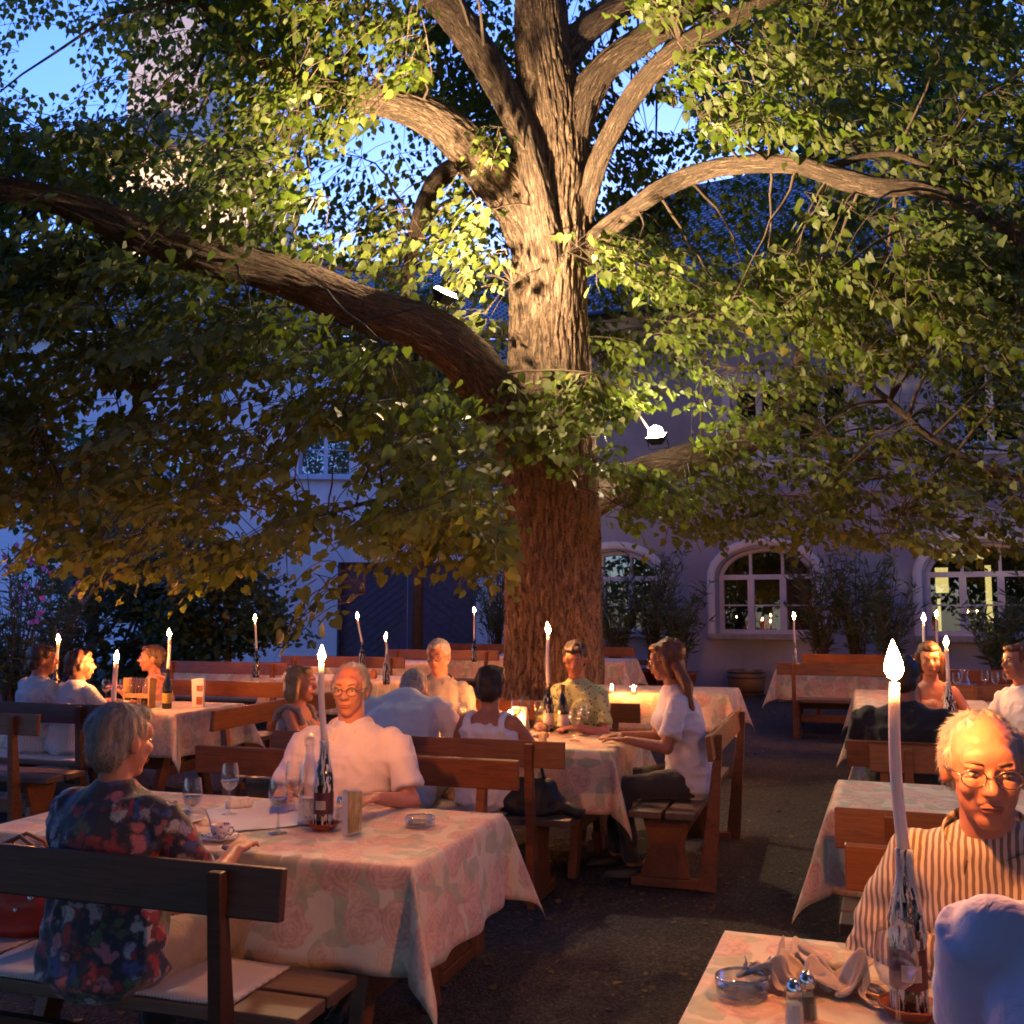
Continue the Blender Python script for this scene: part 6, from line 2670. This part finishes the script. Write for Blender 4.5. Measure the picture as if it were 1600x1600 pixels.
def oleander(label, base, H, spread_, n, seed, pot=True, flowers=None, group='potted oleanders along the wall'):
    rr_ = random.Random(seed)
    t = thing('oleander', label, 'plant', base, 0, group)
    base = Vector(base)
    pos, tip, nr, sz = [], [], [], []
    w = MB()
    z0 = .42 if pot else 0
    ends = []
    for k in range(n):
        a = rr_.uniform(0, 2 * PI)
        s = spread_ * math.sqrt(rr_.random())
        h = H * rr_.uniform(.55, 1.05)
        e = Vector((math.cos(a) * s, math.sin(a) * s * .8, z0 + h))
        b1 = Vector((math.cos(a) * s * .3, math.sin(a) * s * .3, z0 + h * .5))
        b0_ = Vector((rr_.uniform(-.08, .08), rr_.uniform(-.08, .08), z0 - .05))
        w.tube([b0_, b1, e], [.010, .007, .003], n=5)
        ends.append(e)
        for q in range(26):
            f = rr_.uniform(.30, 1.0)
            p = b0_ * (1 - f) ** 2 + b1 * 2 * f * (1 - f) + e * f * f
            dr = Vector((rr_.gauss(0, 1), rr_.gauss(0, 1), rr_.uniform(.1, 1.4)))
            pos.append(base + p)
            tip.append(dr)
            nr.append((rr_.gauss(0, 1), rr_.gauss(0, 1), 1))
            sz.append(rr_.uniform(.13, .22))
    leaf_object('foliage', pos, tip, nr, sz, M['leaf_oleander'], t, (LANCE_V, LANCE_F), base)
    w.build('stems', M['twig'], t, smooth=True)
    if pot:
        MB().lathe([(0, 0), (.20, 0), (.27, .40), (.29, .41), (.29, .45), (.26, .45), (.25, .40), (0, .39)], n=24).build('pot', M['terracotta'], t, smooth=True)
    if flowers:
        fp, ft, fn_, fs_ = [], [], [], []
        for k in range(70):
            e = rr_.choice(ends) + Vector((rr_.gauss(0, .08), rr_.gauss(0, .08), rr_.gauss(0, .06)))
            for q in range(5):
                a = q * 2 * PI / 5
                fp.append(base + e)
                ft.append((math.cos(a), rr_.gauss(0, .3), math.sin(a)))
                fn_.append((0, -1, .3))
                fs_.append(.045)
        leaf_object('blossom', fp, ft, fn_, fs_, flowers, t, (LEAFS_V, LEAFS_F), base)
    return t


nR = Vector((dirR.y, -dirR.x, 0))    # away from the wall, into the yard
spots = [(1002, 1.3, 1.75), (1052, 1.2, 1.95), (1100, 1.5, 1.45), (1300, 1.2, 1.95), (1350, 1.0, 2.0), (1400, 1.4, 1.7), (1560, 1.6, 1.3), (1640, 1.3, 1.8)]
labs = ['oleander just past the trunk before the first arched window', 'tall oleander between the first and middle arched windows', 'low bushy oleander at the near jamb of the middle arched window',
        'tall oleander at the far jamb of the middle arched window', 'tallest oleander, midway between the middle and lit arched windows', 'oleander close to the jamb of the lit arched window',
        'low oleander under the lit arched window', 'oleander beyond the lit arched window at the picture edge']
for k, ((px, off_, H), lab) in enumerate(zip(spots, labs)):
    s_, t_ = onR(px)
    p = orgR + dirR * s_ + nR * off_
    oleander(lab, (p.x, p.y, gz(p.y)), H, .62, 34, 40 + k)
p = D(28, 1000, 13.5)
oleander('tall oleander with pink blossoms at the picture edge behind the pale blue shirts', (p.x, p.y, gz(13.5)), 2.3, 1.0, 60, 60, False, simple('pink_blossom', (.55, .12, .45), .6), 'oleanders by the gate house')
p = D(775, 1000, 19)
oleander('oleander between the gate and the linden trunk', (p.x, p.y, gz(19)), 2.2, .7, 36, 61, True, None, 'oleanders by the gate house')
p = D(90, 1000, 16)
oleander('large flowerless oleander behind the pair in pale blue', (p.x, p.y, gz(16)), 2.1, 1.2, 60, 62, False, None, 'oleanders by the gate house')

# barrel planter
p = G(1166, 1086)
t = thing('barrel_planter', 'half barrel planter with iron hoops under the low dark table', 'planter', (p.x, p.y, gz(p.y)))
MB().lathe([(0, 0), (.26, 0), (.30, .16), (.31, .30), (.29, .42), (.26, .42), (.26, .38), (0, .38)], n=28).build('staves', M['barrel'], t, smooth=True)
m = MB()
for z, r in ((.07, .284), (.30, .316), (.38, .302)):
    m.tube([(r * math.cos(a), r * math.sin(a), z) for a in np.linspace(0, 2 * PI, 29)], .010, n=6, cap=False)
m.build('hoop', M['black_metal'], t)

# fallen leaves on the gravel
rr_ = random.Random(77)
pos, tip, nr, sz = [], [], [], []
for k in range(4200):
    y = 2.0 + 14 * rr_.random() ** 1.3
    x = rr_.uniform(-.55, .55) * (y + 1)
    if noise.noise((x * 1.1, y * 1.1, 3)) < -.05 and rr_.random() < .7:
        continue
    pos.append((x, y, gz(y) + .004 + rr_.random() * .006))
    a = rr_.uniform(0, 2 * PI)
    tip.append((math.cos(a), math.sin(a), rr_.uniform(-.05, .25)))
    nr.append((rr_.gauss(0, .25), rr_.gauss(0, .25), 1))
    sz.append(rr_.uniform(.012, .040))
o = leaf_object('fallen_leaves', pos, tip, nr, sz, m_leaf('dry_leaf', (.06, .04, .02), (.26, .15, .05), (.18, .12, .05), .2), None)
tag(o, 'dry yellow leaves scattered over the dark gravel', 'leaves', kind='stuff')
# loose stones of the gravel
pos, tip, nr, sz = [], [], [], []
ST_V = np.array([(-.5, 0, 0), (0, -.4, 0), (.5, 0, 0), (0, .45, 0), (0, 0, .45)], dtype=np.float32)
ST_F = np.array([(0, 1, 4), (1, 2, 4), (2, 3, 4), (3, 0, 4)], dtype=np.int32)
for k in range(26000):
    y = 2.2 + 9 * rr_.random() ** 1.5
    x = rr_.uniform(-.55, .55) * (y + .5)
    pos.append((x, y, gz(y) - .001))
    a = rr_.uniform(0, 2 * PI)
    tip.append((math.cos(a), math.sin(a), 0))
    nr.append((rr_.gauss(0, .2), rr_.gauss(0, .2), 1))
    sz.append(rr_.uniform(.006, .018))
o = leaf_object('gravel', pos, tip, nr, sz, simple('gravel_stone', (.075, .068, .064), .85, var=.6, nscale=40), None, (ST_V, ST_F))
tag(o, 'loose dark gravel stones on the yard', 'gravel', kind='stuff')
